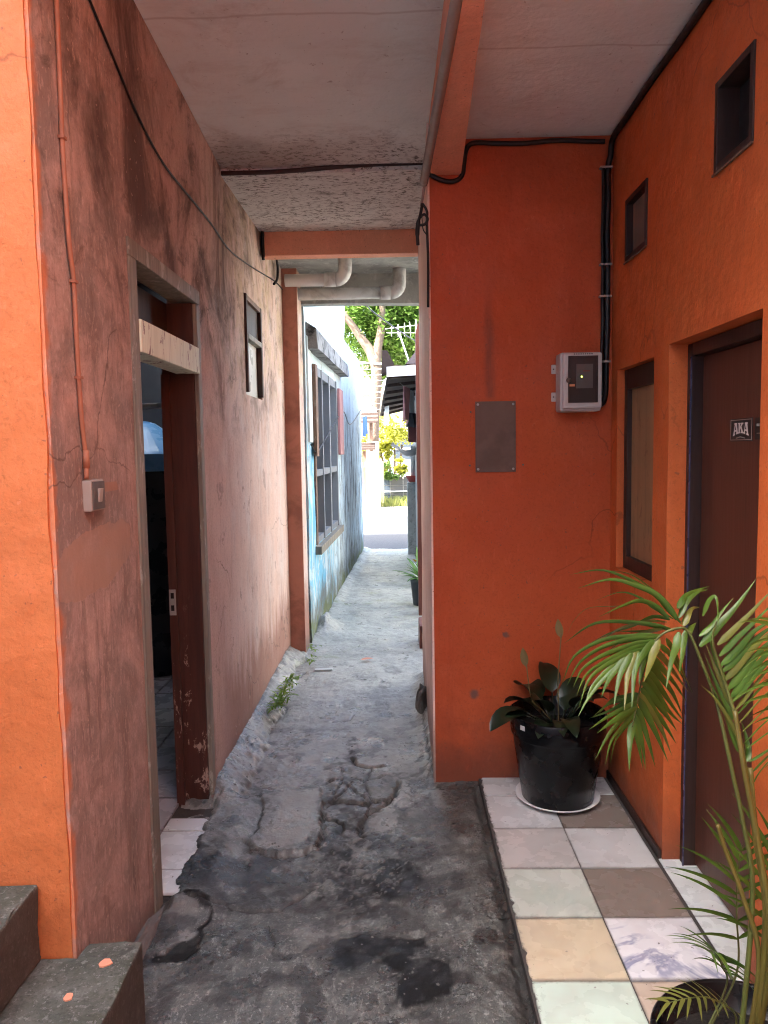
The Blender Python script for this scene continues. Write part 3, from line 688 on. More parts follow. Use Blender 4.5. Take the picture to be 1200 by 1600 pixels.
    d = X - (-.74 + (Y - 6.2) * .029); h += sst(6.1, 6.3, Y) * .03 * np.exp(-(np.clip(d, 0, 9) / .07) ** 2) * (.2 + 1.5 * fbm(X * 6, Y * 4, 4, 75))
    h += .10 * np.exp(-(((X + .66) / .09) ** 2 + ((Y - 6.75) / .22) ** 2)) * (.5 + fbm(X * 18, Y * 18, 3, 77))
    th_ = sst(-.855, -.825, X + (fbm(X * 30, Y * 30, 4, 81) - .5) * .08) * sst(-.60, -.74, X) * sst(2.45, 2.6, Y) * sst(3.42, 3.32, Y); h += th_ * .034
    # slope up to the tiled threshold of the left doorway, kerb edge of tiled recess
    h -= .012 * np.exp(-((X - .345) / .015) ** 2) * sst(3.5, 3.4, Y)
    Z = AZ + h
    global PATHZ
    PATHZ = lambda a, b: float(Z[min(ny - 1, int(np.searchsorted(ys, b))), min(nx - 1, int(np.searchsorted(xs, a)))])
    V = np.stack([X, Y, Z], -1).reshape(-1, 3)
    i = np.arange(nx * ny).reshape(ny, nx)
    Fq = np.stack([i[:-1, :-1], i[:-1, 1:], i[1:, 1:], i[1:, :-1]], -1).reshape(-1, 4)
    keepf = ~((V[Fq[:, 0], 1] > 5.2) & (V[Fq[:, 0], 0] < -.95)); Fq = Fq[keepf]
    me = bpy.data.meshes.new('path'); me.vertices.add(len(V)); me.vertices.foreach_set('co', V.ravel())
    me.loops.add(Fq.size); me.loops.foreach_set('vertex_index', Fq.ravel().astype(np.int32))
    me.polygons.add(len(Fq)); me.polygons.foreach_set('loop_start', np.arange(0, Fq.size, 4, dtype=np.int32))
    me.polygons.foreach_set('use_smooth', np.ones(len(Fq), bool)); me.update(calc_edges=True)
    at = me.attributes.new('mask', 'FLOAT_COLOR', 'POINT')
    at.data.foreach_set('color', np.stack([wet, np.clip(pale, 0, 1), np.clip(dark, 0, 1), np.ones_like(wet)], -1).astype(np.float32).ravel())
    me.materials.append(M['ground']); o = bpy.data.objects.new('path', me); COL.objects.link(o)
    return tag(o, 'cracked wet concrete path of the alley with dark puddle stains', None, None, 'structure')
build_ground()
r_ = random.Random(21); m = MB()
for k in range(520):
    px_, py_ = r_.uniform(-.85, .33), r_.uniform(1.75, 4.3)
    if k % 3 == 0: px_ = r_.gauss(-.02, .16); py_ = r_.gauss(2.65, .35)
    elif k % 3 == 1: px_ = (-.84 + abs(r_.gauss(0, .06)) if py_ < 2.5 or py_ > 3.4 else .32 - abs(r_.gauss(0, .05)))
    if py_ > 3.5 and px_ > .10: px_ -= .25
    dg = bpy.data.objects['path'].data
    s_ = r_.choice((.002, .0025, .003, .004, .006)) * r_.uniform(.8, 1.3); zz = PATHZ(px_, py_)
    q = [Vector((px_ + s_ * a * r_.uniform(.6, 1.2), py_ + s_ * b_ * r_.uniform(.6, 1.2), zz + s_ * c_ * r_.uniform(.5, .9))) for a, b_, c_ in ((1, 0, .1), (.3, 1, .1), (-.9, .5, .1), (-.6, -.8, .1), (.5, -.9, .1), (.1, .1, 1.1))]
    i_ = len(m.v); m.v += q; m.f += [(i_ + a, i_ + (a + 1) % 5, i_ + 5) for a in range(5)]
tag(m.build('loose_grit', 'grit'), 'loose pale grit and crumbs scattered on the wet concrete path', None, None, 'stuff')
m = MB(); m.quad((-80, -40, -.14), (80, -40, -.14), (80, 120, -.14), (-80, 120, -.14)); tag(m.build('ground', 'yard'), kind='structure')
m = MB(); m.box(-3.2, 8, -10, 1.26, -.12, -.045); tag(m.build('courtyard', 'yard'), kind='structure')
m = MB(); m.quad((-60, 12.2, -.06), (60, 12.2, -.06), (60, 18.6, -.055), (-60, 18.6, -.055)); tag(m.build('road', 'asphalt'), kind='structure')
m = MB(); m.box(-60, 60, 18.6, 60, -.13, .03); tag(m.build('verge', 'verge'), kind='structure')

# ------------------------------------------------------------------ tiled recess floor
floor = MB().box(.362, 1.16, 1.0, 3.60, -.11, -.004).build('tiled_floor', 'grout'); tag(floor, kind='structure')
def tile(parent, mat, x0, x1, y0, y1, z=0.0, tilt=0.003, gap=.0022, ragged=0.):
    b = MB(); cx, cy = (x0 + x1) / 2, (y0 + y1) / 2
    X0, X1, Y0, Y1 = x0 + gap - cx, x1 - gap - cx, y0 + gap - cy, y1 - gap - cy
    if ragged:
        n = 14; ed = [(X0 + max(0, ragged * (mnoise.noise(Vector((k * .55, y0 * 7, 3))) + .6 * mnoise.noise(Vector((k * 1.7, y0 * 5, 9))))), Y1 + (Y0 - Y1) * k / n, -.012) for k in range(n + 1)]
        b.prism(ed + [(X1, Y0, -.012), (X1, Y1, -.012)], (0, 0, .012))
    else: b.box(X0, X1, Y0, Y1, -.012, 0)
    o = b.build('tile', mat, None, bevel=.0015); o.parent = parent; o.location = Vector((cx, cy, z + random.uniform(-.0008, .0012))) - off_of(parent)
    o.rotation_euler = (random.uniform(-tilt, tilt), random.uniform(-tilt, tilt), 0); return o
RY = [3.535, 3.342, 3.042, 2.739, 2.439, 2.134, 1.832, 1.53, 1.23]
C0 = ['tile_white', 'tile_white', 'tile_grey', 'tile_sage', 'tile_cream', 'tile_mint', 'tile_white', 'tile_taupe']
C1 = ['tile_white', 'tile_taupe', 'tile_white', 'tile_taupe', 'tile_marble', 'tile_beige', 'tile_white', 'tile_grey']
for k in range(8):
    tile(floor, M[C0[k]], .367, .662, RY[k + 1], RY[k], ragged=.022, tilt=.005); tile(floor, M[C1[k]], .662, .957, RY[k + 1], RY[k])
for y0, y1 in ((2.74, 2.83), (2.445, 2.74), (2.15, 2.445), (2.08, 2.15)): tile(floor, M['tile_plain'], .967, 1.105, y0, y1)

# ------------------------------------------------------------------ ceilings and beams
m = MB()
def slab(m, x0, x1, y0, y1, za, zb, th=.12, n=12):
    m.hexa([(x0, y0, za), (x1, y0, za), (x1, y1, zb), (x0, y1, zb), (x0, y0, za + th), (x1, y0, za + th), (x1, y1, zb + th), (x0, y1, zb + th)])
slab(m, -.868, .24, 1.25, 3.93, 3.21, 2.985); c1 = m.build('ceiling', 'ceiling', sub=3, wob=.004, wsc=2); tag(c1, kind='structure')
m = MB(); slab(m, -.99, .235, 3.932, 5.02, 2.957, 2.975); tag(m.build('ceiling', 'ceiling', sub=4, wob=.006, wsc=3), kind='structure')
m = MB(); slab(m, .242, 1.3, 1.25, 3.64, 2.96, 2.945); tag(m.build('ceiling', 'ceiling', sub=3, wob=.003, wsc=2), kind='structure')
m = MB(); slab(m, -.99, .30, 5.122, 6.12, 2.97, 2.95); m.hexa([(-.99, 6.122, 2.73), (.45, 6.122, 2.715), (.45, 6.24, 2.715), (-.99, 6.24, 2.73), (-.99, 6.122, 3.08), (.45, 6.122, 3.08), (.45, 6.24, 3.08), (-.99, 6.24, 3.08)])
tag(m.build('ceiling', 'bare_concrete', sub=4, wob=.006, wsc=3), kind='structure')
# roof deck over everything, keeps the sky out above
m = MB(); m.box(-.865, 3.2, 1.25, 1.9, 3.56, 3.66).box(-1.0, 3.2, 1.9, 6.2, 3.56, 3.66); tag(m.build('roof', 'bare_concrete'), kind='structure')

bL = [(onZ(722, 0, 2.83), onZ(757, 0, 2.83)), (onY(672, 278, BW - .002), onY(720, 272, BW - .002))]
def ext(a, b, Y): t = (Y - a.y) / (b.y - a.y); return a + (b - a) * t
nl, nr = ext(bL[0][0], bL[1][0], 1.6), ext(bL[0][1], bL[1][1], 1.6); fl, fr = ext(bL[0][0], bL[1][0], 3.525), ext(bL[0][1], bL[1][1], 3.525)
nl.x -= .0; zt = 3.3
m = MB(); m.hexa([(nl.x, nl.y, 2.84), (nr.x, nr.y, 2.84), (fr.x, fr.y, 2.79), (fl.x, fl.y, 2.79), (nl.x - .02, nl.y, zt), (nr.x + .01, nr.y, zt), (fr.x + .01, fr.y, zt), (fl.x - .01, fl.y, zt)])
tag(m.build('ceiling_beam', 'salmon_side', sub=9, wob=.003, wsc=5), 'long salmon concrete beam running along the ceiling over the tiled recess', 'beam')
m = MB(); m.box(LW + .004, SW - .002, 5.02, 5.12, 2.826, 3.06)
tag(m.build('ceiling_beam', 'salmon_side', bevel=.006, wob=.004, wsc=5), 'short salmon beam crossing the passage below the mouldy ceiling', 'beam')
m = MB(); m.tube(smooth_path([onY(346, 271, 3.93), onY(440, 268, 3.93), onY(560, 258, 3.93), onY(662, 254, 3.93)], 6), .012, 8)  # dark line drawn for the shade on the step between the slabs
tag(m.build('joint_shade_line', 'cable_brown', smooth=True), 'thin dark brown line drawn for the shaded step between the two ceiling slabs', 'conduit')

# ------------------------------------------------------------------ left house: salmon wall, doorway, small window, lit orange end
LH = thing('salmon_house', (LW, 1.9, AZ), 'smoke-stained salmon plaster house on the left with an open doorway and bright orange end wall', 'house')
DY0, DY1, DZ = 2.51, 3.40, 2.275
wall('wall', 'left_plaster', LH, lambda u, v, d: (LW - d, u, v), 1.90, 6.0, -.14, 3.55, [(DY0, DY1, -.2, DZ), (4.42, 4.94, 1.90, 2.48)], .14)
wall('front_wall', 'orange_bright', LH, lambda u, v, d: (u, 1.893 + d, v), -3.4, -.879, -.14, 3.7, [], .13, step=.04, wob=.006, rag=.006)
m = MB(); m.box(-1.01, -.733, 5.90, 6.195, -.12, 2.99); m.box(-.80, -.77, 5.895, 5.90, -.12, 2.99)
pil = MB().box(-1.0, -.752, 5.92, 6.15, -.14, 2.965).build('pilaster', 'left_plaster', LH, bevel=.006, wob=.004, wsc=4)
MB().box(-.99, -.755, 5.908, 5.9225, -.10, 2.96).build('pilaster_face', 'brick_paint', LH)
# door frame
df = MB().box(LW - .139, LW + .006, DY0 + .002, 2.588, -.06, DZ - .062).build('door_jamb', 'grey_timber', LH, bevel=.004, wob=.003, wsc=4)
MB().box(LW - .10, LW + .005, 3.345, DY1 - .002, -.04, DZ - .062).build('door_jamb', 'grey_timber', LH, bevel=.004, wob=.002, wsc=4)
MB().box(LW - .10, LW + .007, DY0 + .002, DY1 - .002, DZ - .06, DZ - .002).build('door_header', 'grey_timber', LH, bevel=.004, wob=.003, wsc=4)
MB().box(LW - .09, LW + .012, 2.59, 3.343, 1.910, 2.022).build('transom_bar', 'limed_timber', LH, bevel=.005, wob=.002, wsc=5)
jb = MB().box(LW - .15, LW - .012, 3.325, 3.3445, -.05, 2.212).build('jamb_lining', 'brown_jamb', LH, bevel=.002)
MB().box(LW - .15, LW - .115, 3.300, 3.324, -.05, 1.908).build('door_stop', 'brown_jamb', LH, bevel=.002)
sp = MB().box(LW - .149, LW - .119, 3.297, 3.2995, .855, .97); sp.build('strike_plate', 'zinc', LH, bevel=.001)
for z in (.93, .875): MB().box(LW - .141, LW - .127, 3.2955, 3.2965, z, z + .025).build('latch_hole', 'black_void', LH)
MB().box(LW - .138, LW - .12, 2.60, 3.34, 2.02, 2.21).build('transom_shade_sheet', 'dark_timber', LH)  # dark sheet drawn for the shade inside the open transom
# small high window with brown board over a pale pane
wf = MB().box(LW - .06, LW + .014, 4.425, 4.455, 1.915, 2.475).build('window_frame', 'dark_timber', LH, bevel=.003)
MB().box(LW - .055, LW + .012, 4.895, 4.935, 1.915, 2.475).build('window_jamb', 'dark_timber', LH, bevel=.003)
MB().box(LW - .05, LW + .010, 4.456, 4.894, 2.445, 2.475).build('window_head', 'weathered_brown', LH, bevel=.003)
MB().box(LW - .05, LW + .016, 4.456, 4.894, 2.225, 2.255).build('window_transom', 'grey_timber', LH, bevel=.003)
MB().box(LW - .025, LW - .010, 4.456, 4.894, 2.256, 2.444).build('window_board', 'dark_timber', LH)
MB().box(LW - .035, LW - .022, 4.456, 4.894, 1.905, 2.224).build('window_pane', 'pale_pane', LH)
# the dim room behind the doorway
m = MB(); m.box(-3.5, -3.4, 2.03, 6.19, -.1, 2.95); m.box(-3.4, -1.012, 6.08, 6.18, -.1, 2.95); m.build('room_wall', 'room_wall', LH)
m = MB()   # room ceiling; the hatch is an unseen gap added to let daylight in
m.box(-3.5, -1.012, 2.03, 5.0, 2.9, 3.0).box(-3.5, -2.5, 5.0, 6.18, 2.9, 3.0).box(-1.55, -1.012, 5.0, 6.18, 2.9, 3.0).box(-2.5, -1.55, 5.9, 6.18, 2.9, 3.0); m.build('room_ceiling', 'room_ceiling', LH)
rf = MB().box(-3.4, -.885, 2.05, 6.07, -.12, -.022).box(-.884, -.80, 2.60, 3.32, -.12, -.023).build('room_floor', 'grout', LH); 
rfl = rf
k = 0
y = 2.62
for iy in range(11):
    for ix in range(6):
        x1 = -.765 - .30 * ix; y0 = 2.45 + .302 * iy
        if ix == 0 and (y0 < 2.4 or y0 > 3.2): continue
        if ix == 0:
            yy1 = min(y0 + .302, 3.32)
            o = tile(rfl, M['tile_plain'], x1 - .245, -.812, max(y0, 2.60), min(yy1, 3.16), -.006, .003)
        else: o = tile(rfl, M['tile_room'], x1 - .245 - .0, x1 + .055, y0, y0 + .302, -.006, .004)

m = MB(); m.box(-2.56, -2.5, 4.94, 5.96, 3.001, 4.1).box(-1.55, -1.49, 4.94, 5.96, 3.001, 4.1).box(-2.5, -1.55, 4.94, 5.0, 3.001, 4.1).box(-2.5, -1.55, 5.9, 5.96, 3.001, 4.1); m.build('sun_baffle', 'white_paint', LH)  # unseen baffle added round the hatch to stop direct sun
# water tank in the room
WT = thing('water_tank', (-1.87, 5.55, -.006), 'dark water drum with a shiny blue conical lid inside the dim doorway', 'water tank')
MB().lathe((-1.87, 5.55, 0), [(0.001, -.004), (.36, -.004), (.37, .04), (.375, 1.44), (.36, 1.46), (.001, 1.46)], 40).build('tank_body', 'tank_dark', WT, smooth=True)
MB().lathe((-1.87, 5.55, 0), [(.40, 1.445), (.405, 1.45), (.40, 1.565), (.385, 1.58), (.10, 1.785), (.05, 1.80), (.001, 1.805)], 40).build('tank_lid', 'tank_blue', WT, smooth=False)
MB().tube([(-1.50, 5.28, .05), (-1.50, 5.28, 1.40)], .012).build('tank_pipe', 'conduit_grey', WT, smooth=True)
LS = thing('loft_shelf', (-1.7, 4.8, 1.84), 'pale boarded shelf hung over the blue lid inside the dim room', 'shelf')
for q in range(4): MB().box(-2.4, -1.15, 4.52 + q * .15, 4.645 + q * .15, 1.84 + .012 * q, 1.86 + .012 * q).build('shelf_board', 'cloth_white', LS)
for q in (-2.2, -1.3): MB().box(q, q + .05, 4.5, 5.1, 1.90, 1.94).build('shelf_bearer', 'dark_timber', LS)

# ------------------------------------------------------------------ steps at the lower left
m = MB(); m.prism([(-2.4, -.6, -.05), (-.715, -.6, -.05), (-.712, 1.2, -.05), (-.708, 1.72, -.05), (-.713, 1.955, -.05), (-.76, 1.962, -.05), (-.80, 1.957, -.05), (-.864, 1.95, -.05), (-.866, 1.888, -.05), (-2.4, 1.888, -.05)], (0, 0, .298))
st1 = m.build('concrete_step', 'step', bevel=.007, wob=.004, wsc=7, grid=((-1.0, -.70, ), (1.3, 1.97), (.0, .26), .021), chip=.030); tag(st1, 'lower grey concrete step with orange paint drips, at the foot of the orange wall end', 'step', 'concrete steps at the lower left')
m = MB(); m.box(-2.4, -.958, -.6, 1.886, .2485, .452); st2 = m.build('concrete_step', 'step', bevel=.007, wob=.004, wsc=7, grid=((-1.2, -.95), (1.3, 1.9), (.26, .46), .021), chip=.030); tag(st2, 'upper dark concrete step touching the orange wall at the left edge', 'step', 'concrete steps at the lower left')
for px, py, r in ((165, 1504, .017), (107, 1557, .013), (8, 1384, .0)):
    if not r: continue
    p = onZ(px, py, .25); q = [(p.x + r * random.uniform(.7, 1.2) * math.cos(t), p.y + r * random.uniform(.7, 1.2) * math.sin(t), .2465) for t in np.linspace(0, 6.28, 11, endpoint=False)]
    MB().prism(q, (0, 0, .004)).build('paint_drip', 'paint_splash', st1)
def rock(name, c, s, mat, seed, label, cat, group=None):
    bm = bmesh.new(); bmesh.ops.create_icosphere(bm, subdivisions=3, radius=1)
    for v in bm.verts:
        n = mnoise.noise_vector(v.co * 1.3 + Vector((seed, 0, 0))) * .5 + mnoise.noise_vector(v.co * 4 + Vector((seed, 3, 0))) * .12
        v.co = Vector(((v.co.x + n.x) * s[0], (v.co.y + n.y) * s[1], max(-.6, v.co.z + n.z) * s[2]))
    me = bpy.data.meshes.new(name); bm.to_mesh(me); bm.free(); me.materials.append(M[mat])
    o = bpy.data.objects.new(name, me); COL.objects.link(o); o.location = c; return tag(o, label, cat, group)
rock('rubble_lump', (-.695, 1.70, -.01), (.05, .10, .09), 'rubble', 3, 'broken dark mortar lump against the riser of the lower step', 'rubble')
rock('rubble_lump', (-.69, 1.90, -.02), (.04, .07, .035), 'rubble', 9, 'low crumbled mortar piece behind the lower step corner', 'rubble')
rock('rubble_lump', (-.86, 2.34, -.03), (.028, .20, .035), 'rubble', 14, 'ragged strip of crumbled mortar at the foot of the smoky wall', 'rubble')
rock('rubble_lump', (.125, 4.55, .0), (.04, .12, .14), 'rubble', 21, 'rough mortar hump at the foot of the right passage wall', 'rubble')

# ------------------------------------------------------------------ right house: orange recess with door, window, two vents
RH = thing('orange_house', (.6, BW, 0), 'deep orange painted house around the tiled recess on the right', 'house')
wall('back_wall', 'orange_deep', RH, lambda u, v, d: (u, BW + d, v), SW + .001, RW - .001, -.14, 3.2, [], .12)
WY0, WY1, WZ0, WZ1 = 2.955, 3.44, 1.02, 1.905
DRY0, DRY1, DRZ = 2.09, 2.795, 1.93
wall('side_wall', 'orange_side', RH, lambda u, v, d: (RW + d, u, v), -1.8, 3.66, -.14, 3.55, [(DRY0, DRY1, -.2, DRZ), (WY0, WY1, WZ0, WZ1), (2.165, 2.42, 2.39, 2.655), (3.055, 3.335, 2.345, 2.60)], .16)
wall('alley_wall', 'salmon_pale', RH, lambda u, v, d: (SW + d, u, v), BW + .122, 5.125, -.14, 3.2, [], .12, wob=.004)
wall('alley_wall', 'salmon_pale', RH, lambda u, v, d: (SW - .0025 + d, u, v), BW - .001, BW + .12, -.14, 3.2, [], .01, wob=.001)
m = MB().box(1.30, 3.2, .2, 5.1, -.1, 3.5).build('inner_wall', 'room_wall', RH)
sk = MB().box(RW - .012, RW - .002, 2.80, 3.53, -.004, .035).build('skirting', 'frame_black_brown', RH, bevel=.002)
# door
dr = MB().box(1.085, 1.12, DRY0 + .045, DRY1 - .045, .012, DRZ - .05).build('door', 'door_brown', RH, bevel=.003)
for a, b in ((DRY0 + .002, DRY0 + .043), (DRY1 - .043, DRY1 - .002)): MB().box(1.045, 1.138, a, b, -.004, DRZ - .003).build('door_frame', 'frame_black_brown', dr, bevel=.003)
MB().box(1.046, 1.137, DRY0 + .044, DRY1 - .044, DRZ - .048, DRZ - .003).build('door_frame', 'frame_black_brown', dr, bevel=.003)
simple('edge_blue', (.05, .055, .11), .3, .2, bump=0)
MB().box(1.040, 1.0448, DRY1 - .046, DRY1 - .040, .0, DRZ - .05).build('frame_bead', 'edge_blue', dr)
# window
wd = MB().box(RW + .05, RW + .065, WY0 + .05, WY1 - .05, WZ0 + .06, WZ1 - .09).build('window', 'plywood', RH)
MB().box(RW + .03, RW + .10, WY0 + .002, WY0 + .05, WZ0 + .002, WZ1 - .002).build('window_frame', 'frame_black_brown', wd, bevel=.003)
MB().box(RW + .03, RW + .10, WY1 - .05, WY1 - .002, WZ0 + .002, WZ1 - .002).build('window_frame', 'frame_black_brown', wd, bevel=.003)
MB().box(RW + .031, RW + .099, WY0 + .05, WY1 - .05, WZ1 - .09, WZ1 - .002).build('window_frame', 'frame_black_brown', wd, bevel=.003)
MB().box(RW + .031, RW + .099, WY0 + .05, WY1 - .05, WZ0 + .002, WZ0 + .06).build('window_sill', 'frame_black_brown', wd, bevel=.003)
def vent(y0, y1, z0, z1, mat, label):
    dp = .06 if mat == 'black_void' else .022
    v = MB().box(RW + dp, RW + dp + .01, y0 + .02, y1 - .02, z0 + .02, z1 - .02).build('vent', mat, RH); v['label'] = label
    for a in ((y0, y0 + .022, z0, z1), (y1 - .022, y1, z0, z1), (y0 + .022, y1 - .022, z0, z0 + .022), (y0 + .022, y1 - .022, z1 - .022, z1)):
        MB().box(RW - .006, RW + .12, a[0], a[1], a[2], a[3]).build('vent_frame', 'frame_black_brown', v, bevel=.002)
    MB().box(RW - .010, RW - .004, y0 - .004, y1 + .004, z0 - .008, z0 - .001).build('vent_lip', 'weathered_brown', v)
vent(2.165, 2.42, 2.39, 2.655, 'black_void', 'larger dark square wall vent'); vent(3.055, 3.335, 2.345, 2.60, 'vent_board', 'smaller wall vent closed with a brown board')

# stickers on the door
def mark(m, pts, X, th): m.prism([(X, p[0], p[1]) for p in pts], (-th, 0, 0))
S0, S1 = onX(1142, 658, 1.085), onX(1176, 690, 1.085)
sy0, sy1, sz0, sz1 = S1.y, S0.y, min(S1.z, S0.z) + .0, max(S0.z, S1.z)
sz0, sz1 = 1.578, 1.650
ST = thing('door_sticker', (1.085, (sy0 + sy1) / 2, sz0), 'black door sticker reading AKA in white slab letters', 'sticker', 'stickers on the brown door')
MB().box(1.0832, 1.0848, sy0, sy1, sz0, sz1).build('backing', 'sticker_black', ST)
b_ = .0035; m = MB()
for a in ((sy0 + b_, sy1 - b_, sz0 + b_, sz0 + b_ + .0022), (sy0 + b_, sy1 - b_, sz1 - b_ - .0022, sz1 - b_), (sy0 + b_, sy0 + b_ + .0022, sz0 + b_ + .0022, sz1 - b_ - .0022), (sy1 - b_ - .0022, sy1 - b_, sz0 + b_ + .0022, sz1 - b_ - .0022)):
    m.box(1.0826, 1.0831, *a)
m.build('border_line', 'clip_grey', ST)
A_ = [[(0, 0), (.34, 0), (.34, .12), (.27, .12), (.31, .28), (.64, .28), (.68, .12), (.60, .12), (.60, 0), (1, 0), (1, .12), (.93, .12), (.70, .88), (.76, .88), (.76, 1), (.26, 1), (.26, .88), (.34, .88), (.08, .12), (0, .12)]]
A_hole = [(.36, .42), (.59, .42), (.475, .80)]
K_ = [[(0, 0), (.42, 0), (.42, .12), (.34, .12), (.34, .38), (.44, .50), (.64, .12), (.56, .12), (.56, 0), (1.02, 0), (1.02, .12), (.93, .12), (.62, .64), (.84, .88), (.96, .88), (.96, 1), (.54, 1), (.54, .88), (.60, .88), (.34, .58), (.34, .88), (.42, .88), (.42, 1), (0, 1), (0, .88), (.09, .88), (.09, .12), (0, .12)]]
cy = (sy0 + sy1) / 2; W = (sy1 - sy0) * .70
def warp(u, v):   # u across -1..1 left to right seen from the camera, v 0..1
    drop = 1 + .30 * abs(u) ** 1.6
    return (cy - u * W / 2, sz0 + .058 - (1 - v) * .032 * drop)
for ch, polys, u0, uw in (('a', A_, -1.0, .66), ('k', K_, -.33, .66), ('a', A_, .34, .66)):
    m = MB()
    for P in polys: mark(m, [warp(u0 + x * uw, y) for x, y in P], 1.0831, .0006)
    m.build('letter', 'sticker_white', ST)
    if ch == 'a':
        m = MB(); mark(m, [warp(u0 + x * uw, y) for x, y in A_hole], 1.0824, .0003); m.build('letter_counter', 'sticker_black', ST)
m = MB()
for q in range(14): m.box(1.0826, 1.0831, cy + .030 - q * .0045, cy + .0332 - q * .0045, sz0 + .0125 - .004 * abs(q - 6.5) / 6.5, sz0 + .0155 - .004 * abs(q - 6.5) / 6.5)
m.build('small_print', 'clip_grey', ST)
ST2 = thing('door_sticker', (1.085, 2.28, sz0), 'second dark sticker cut off by the door jamb beside the first', 'sticker', 'stickers on the brown door')
MB().box(1.0832, 1.0848, sy0 - .11, sy0 - .018, sz0 + .004, sz1 - .002).build('backing', 'sticker_black', ST2)
m = MB()
for q in range(6): m.box(1.0826, 1.0831, sy0 - .036 - q * .011, sy0 - .028 - q * .011, sz0 + .044, sz0 + .052)
m.box(1.0826, 1.0831, sy0 - .09, sy0 - .03, sz0 + .022, sz0 + .024); m.build('small_print', 'clip_grey', ST2)

# ------------------------------------------------------------------ things on the back wall
mb0, mb1 = onY(874, 556, BW - .10), onY(928, 637, BW - .10)
MX0, MX1, MZ0, MZ1 = .722, .905, 1.725, 1.985
ME = thing('meter_box', (.81, BW, MZ0), 'white plastic electricity meter box with a dark window on the orange wall', 'meter box')
MB().box(MX0, MX1, BW - .105, BW - .001, MZ0, MZ1).build('housing', 'box_plastic', ME, bevel=.012, smooth=False)
MB().box(MX0 + .008, MX1 - .003, BW - .128, BW - .1055, MZ0 + .012, MZ1 - .004).build('lid', 'box_plastic', ME, bevel=.010)
MB().box(MX0 + .033, MX1 - .026, BW - .1305, BW - .1285, MZ0 + .040, MZ1 - .022).build('window_pane', 'box_window', ME, bevel=.0008)
m = MB(); a, b, c, d = MX0 + .030, MX1 - .023, MZ0 + .037, MZ1 - .019
m.box(a, a + .006, BW - .1335, BW - .131, c, d).box(b - .006, b, BW - .1335, BW - .131, c, d).box(a + .006, b - .006, BW - .1335, BW - .131, c, c + .006).box(a + .006, b - .006, BW - .1335, BW - .131, d - .006, d); m.build('window_frame', 'cable_brown', ME)
MB().box(MX0 + .065, MX1 - .045, BW - .1325, BW - .131, MZ0 + .10, MZ1 - .055).build('meter_face', 'meter_dark', ME)
MB().lathe((MX0 + .078, 0, 0), [(.001, 0), (.0028, 0)], 8)
MB().box(MX0 + .086, MX0 + .0905, BW - .1338, BW - .1328, MZ0 + .148, MZ0 + .1525).build('indicator_light', 'led_green', ME)
MB().box(MX0 + .095, MX0 + .125, BW - .1333, BW - .1328, MZ0 + .172, MZ0 + .178).build('meter_label', 'red_brown_paint', ME)
kn = MB().lathe((0, 0, 0), [(.001, .012), (.009, .011), (.011, .004), (.011, 0)], 16)
kn.v = [Vector((MX0 + .031 + q.x, BW - .1345 - q.z, MZ0 + .135 + q.y)) for q in kn.v]; kn.build('latch_knob', 'steel_plate', ME, smooth=True)
MB().box(MX0 + .035, MX0 + .058, BW - .136, BW - .1345, MZ0 + .108, MZ0 + .118).build('seal_tag', 'orange_swatch', ME)
for z in (MZ0 + .05, MZ0 + .175):
    t = MB().box(MX0 - .020, MX0 + .004, BW - .012, BW - .002, z, z + .042).build('mounting_lug', 'box_plastic', ME, bevel=.006)
    MB().box(MX0 - .013, MX0 - .007, BW - .0135, BW - .0122, z + .018, z + .024).build('screw', 'switch_dark', t)
m = MB()
for q in range(9): m.box(MX0 + .055 + q * .0095, MX0 + .0615 + q * .0095, BW - .1284, BW - .1279, MZ1 - .0135, MZ1 - .0085)
m.build('top_print', 'switch_dark', ME)

PL = thing('blanking_plate', (.45, BW, 1.455), 'grey rectangular metal plate screwed to the orange wall', 'metal plate')
MB().box(.356, .541, BW - .008, BW - .003, 1.458, 1.782).build('plate', 'steel_plate', PL, bevel=.001)
for x in (.368, .529):
    for z in (1.472, 1.768): MB().lathe((x, 0, 0), [(.001, .003), (.005, .002), (.006, 0)], 10)
for x in (.368, .529):
    for z in (1.472, 1.768):
        k = MB().lathe((0, 0, 0), [(.0005, .003), (.004, .0025), (.006, 0)], 10); k.v = [Vector((x + q.x, BW - .0082 - q.z, z + q.y)) for q in k.v]; k.build('screw', 'zinc', PL)
for i, (x, z) in enumerate(((.335, 1.735), (.33, 1.49), (.575, 1.49))):
    MB().box(x - .004, x + .004, BW - .004, BW - .001, z - .004, z + .004).build('wall_plug', 'rubble', PL)

# ------------------------------------------------------------------ cables and conduits
def wire(name, pts, r, mat, label, cat='cable', n=8, group=None, seg=8):
    m = MB(); m.tube(smooth_path(pts, n), r, seg); return tag(m.build(name, mat, None, smooth=True), label, cat, group)
wv = lambda i, a: a * math.sin(i * 2.3)
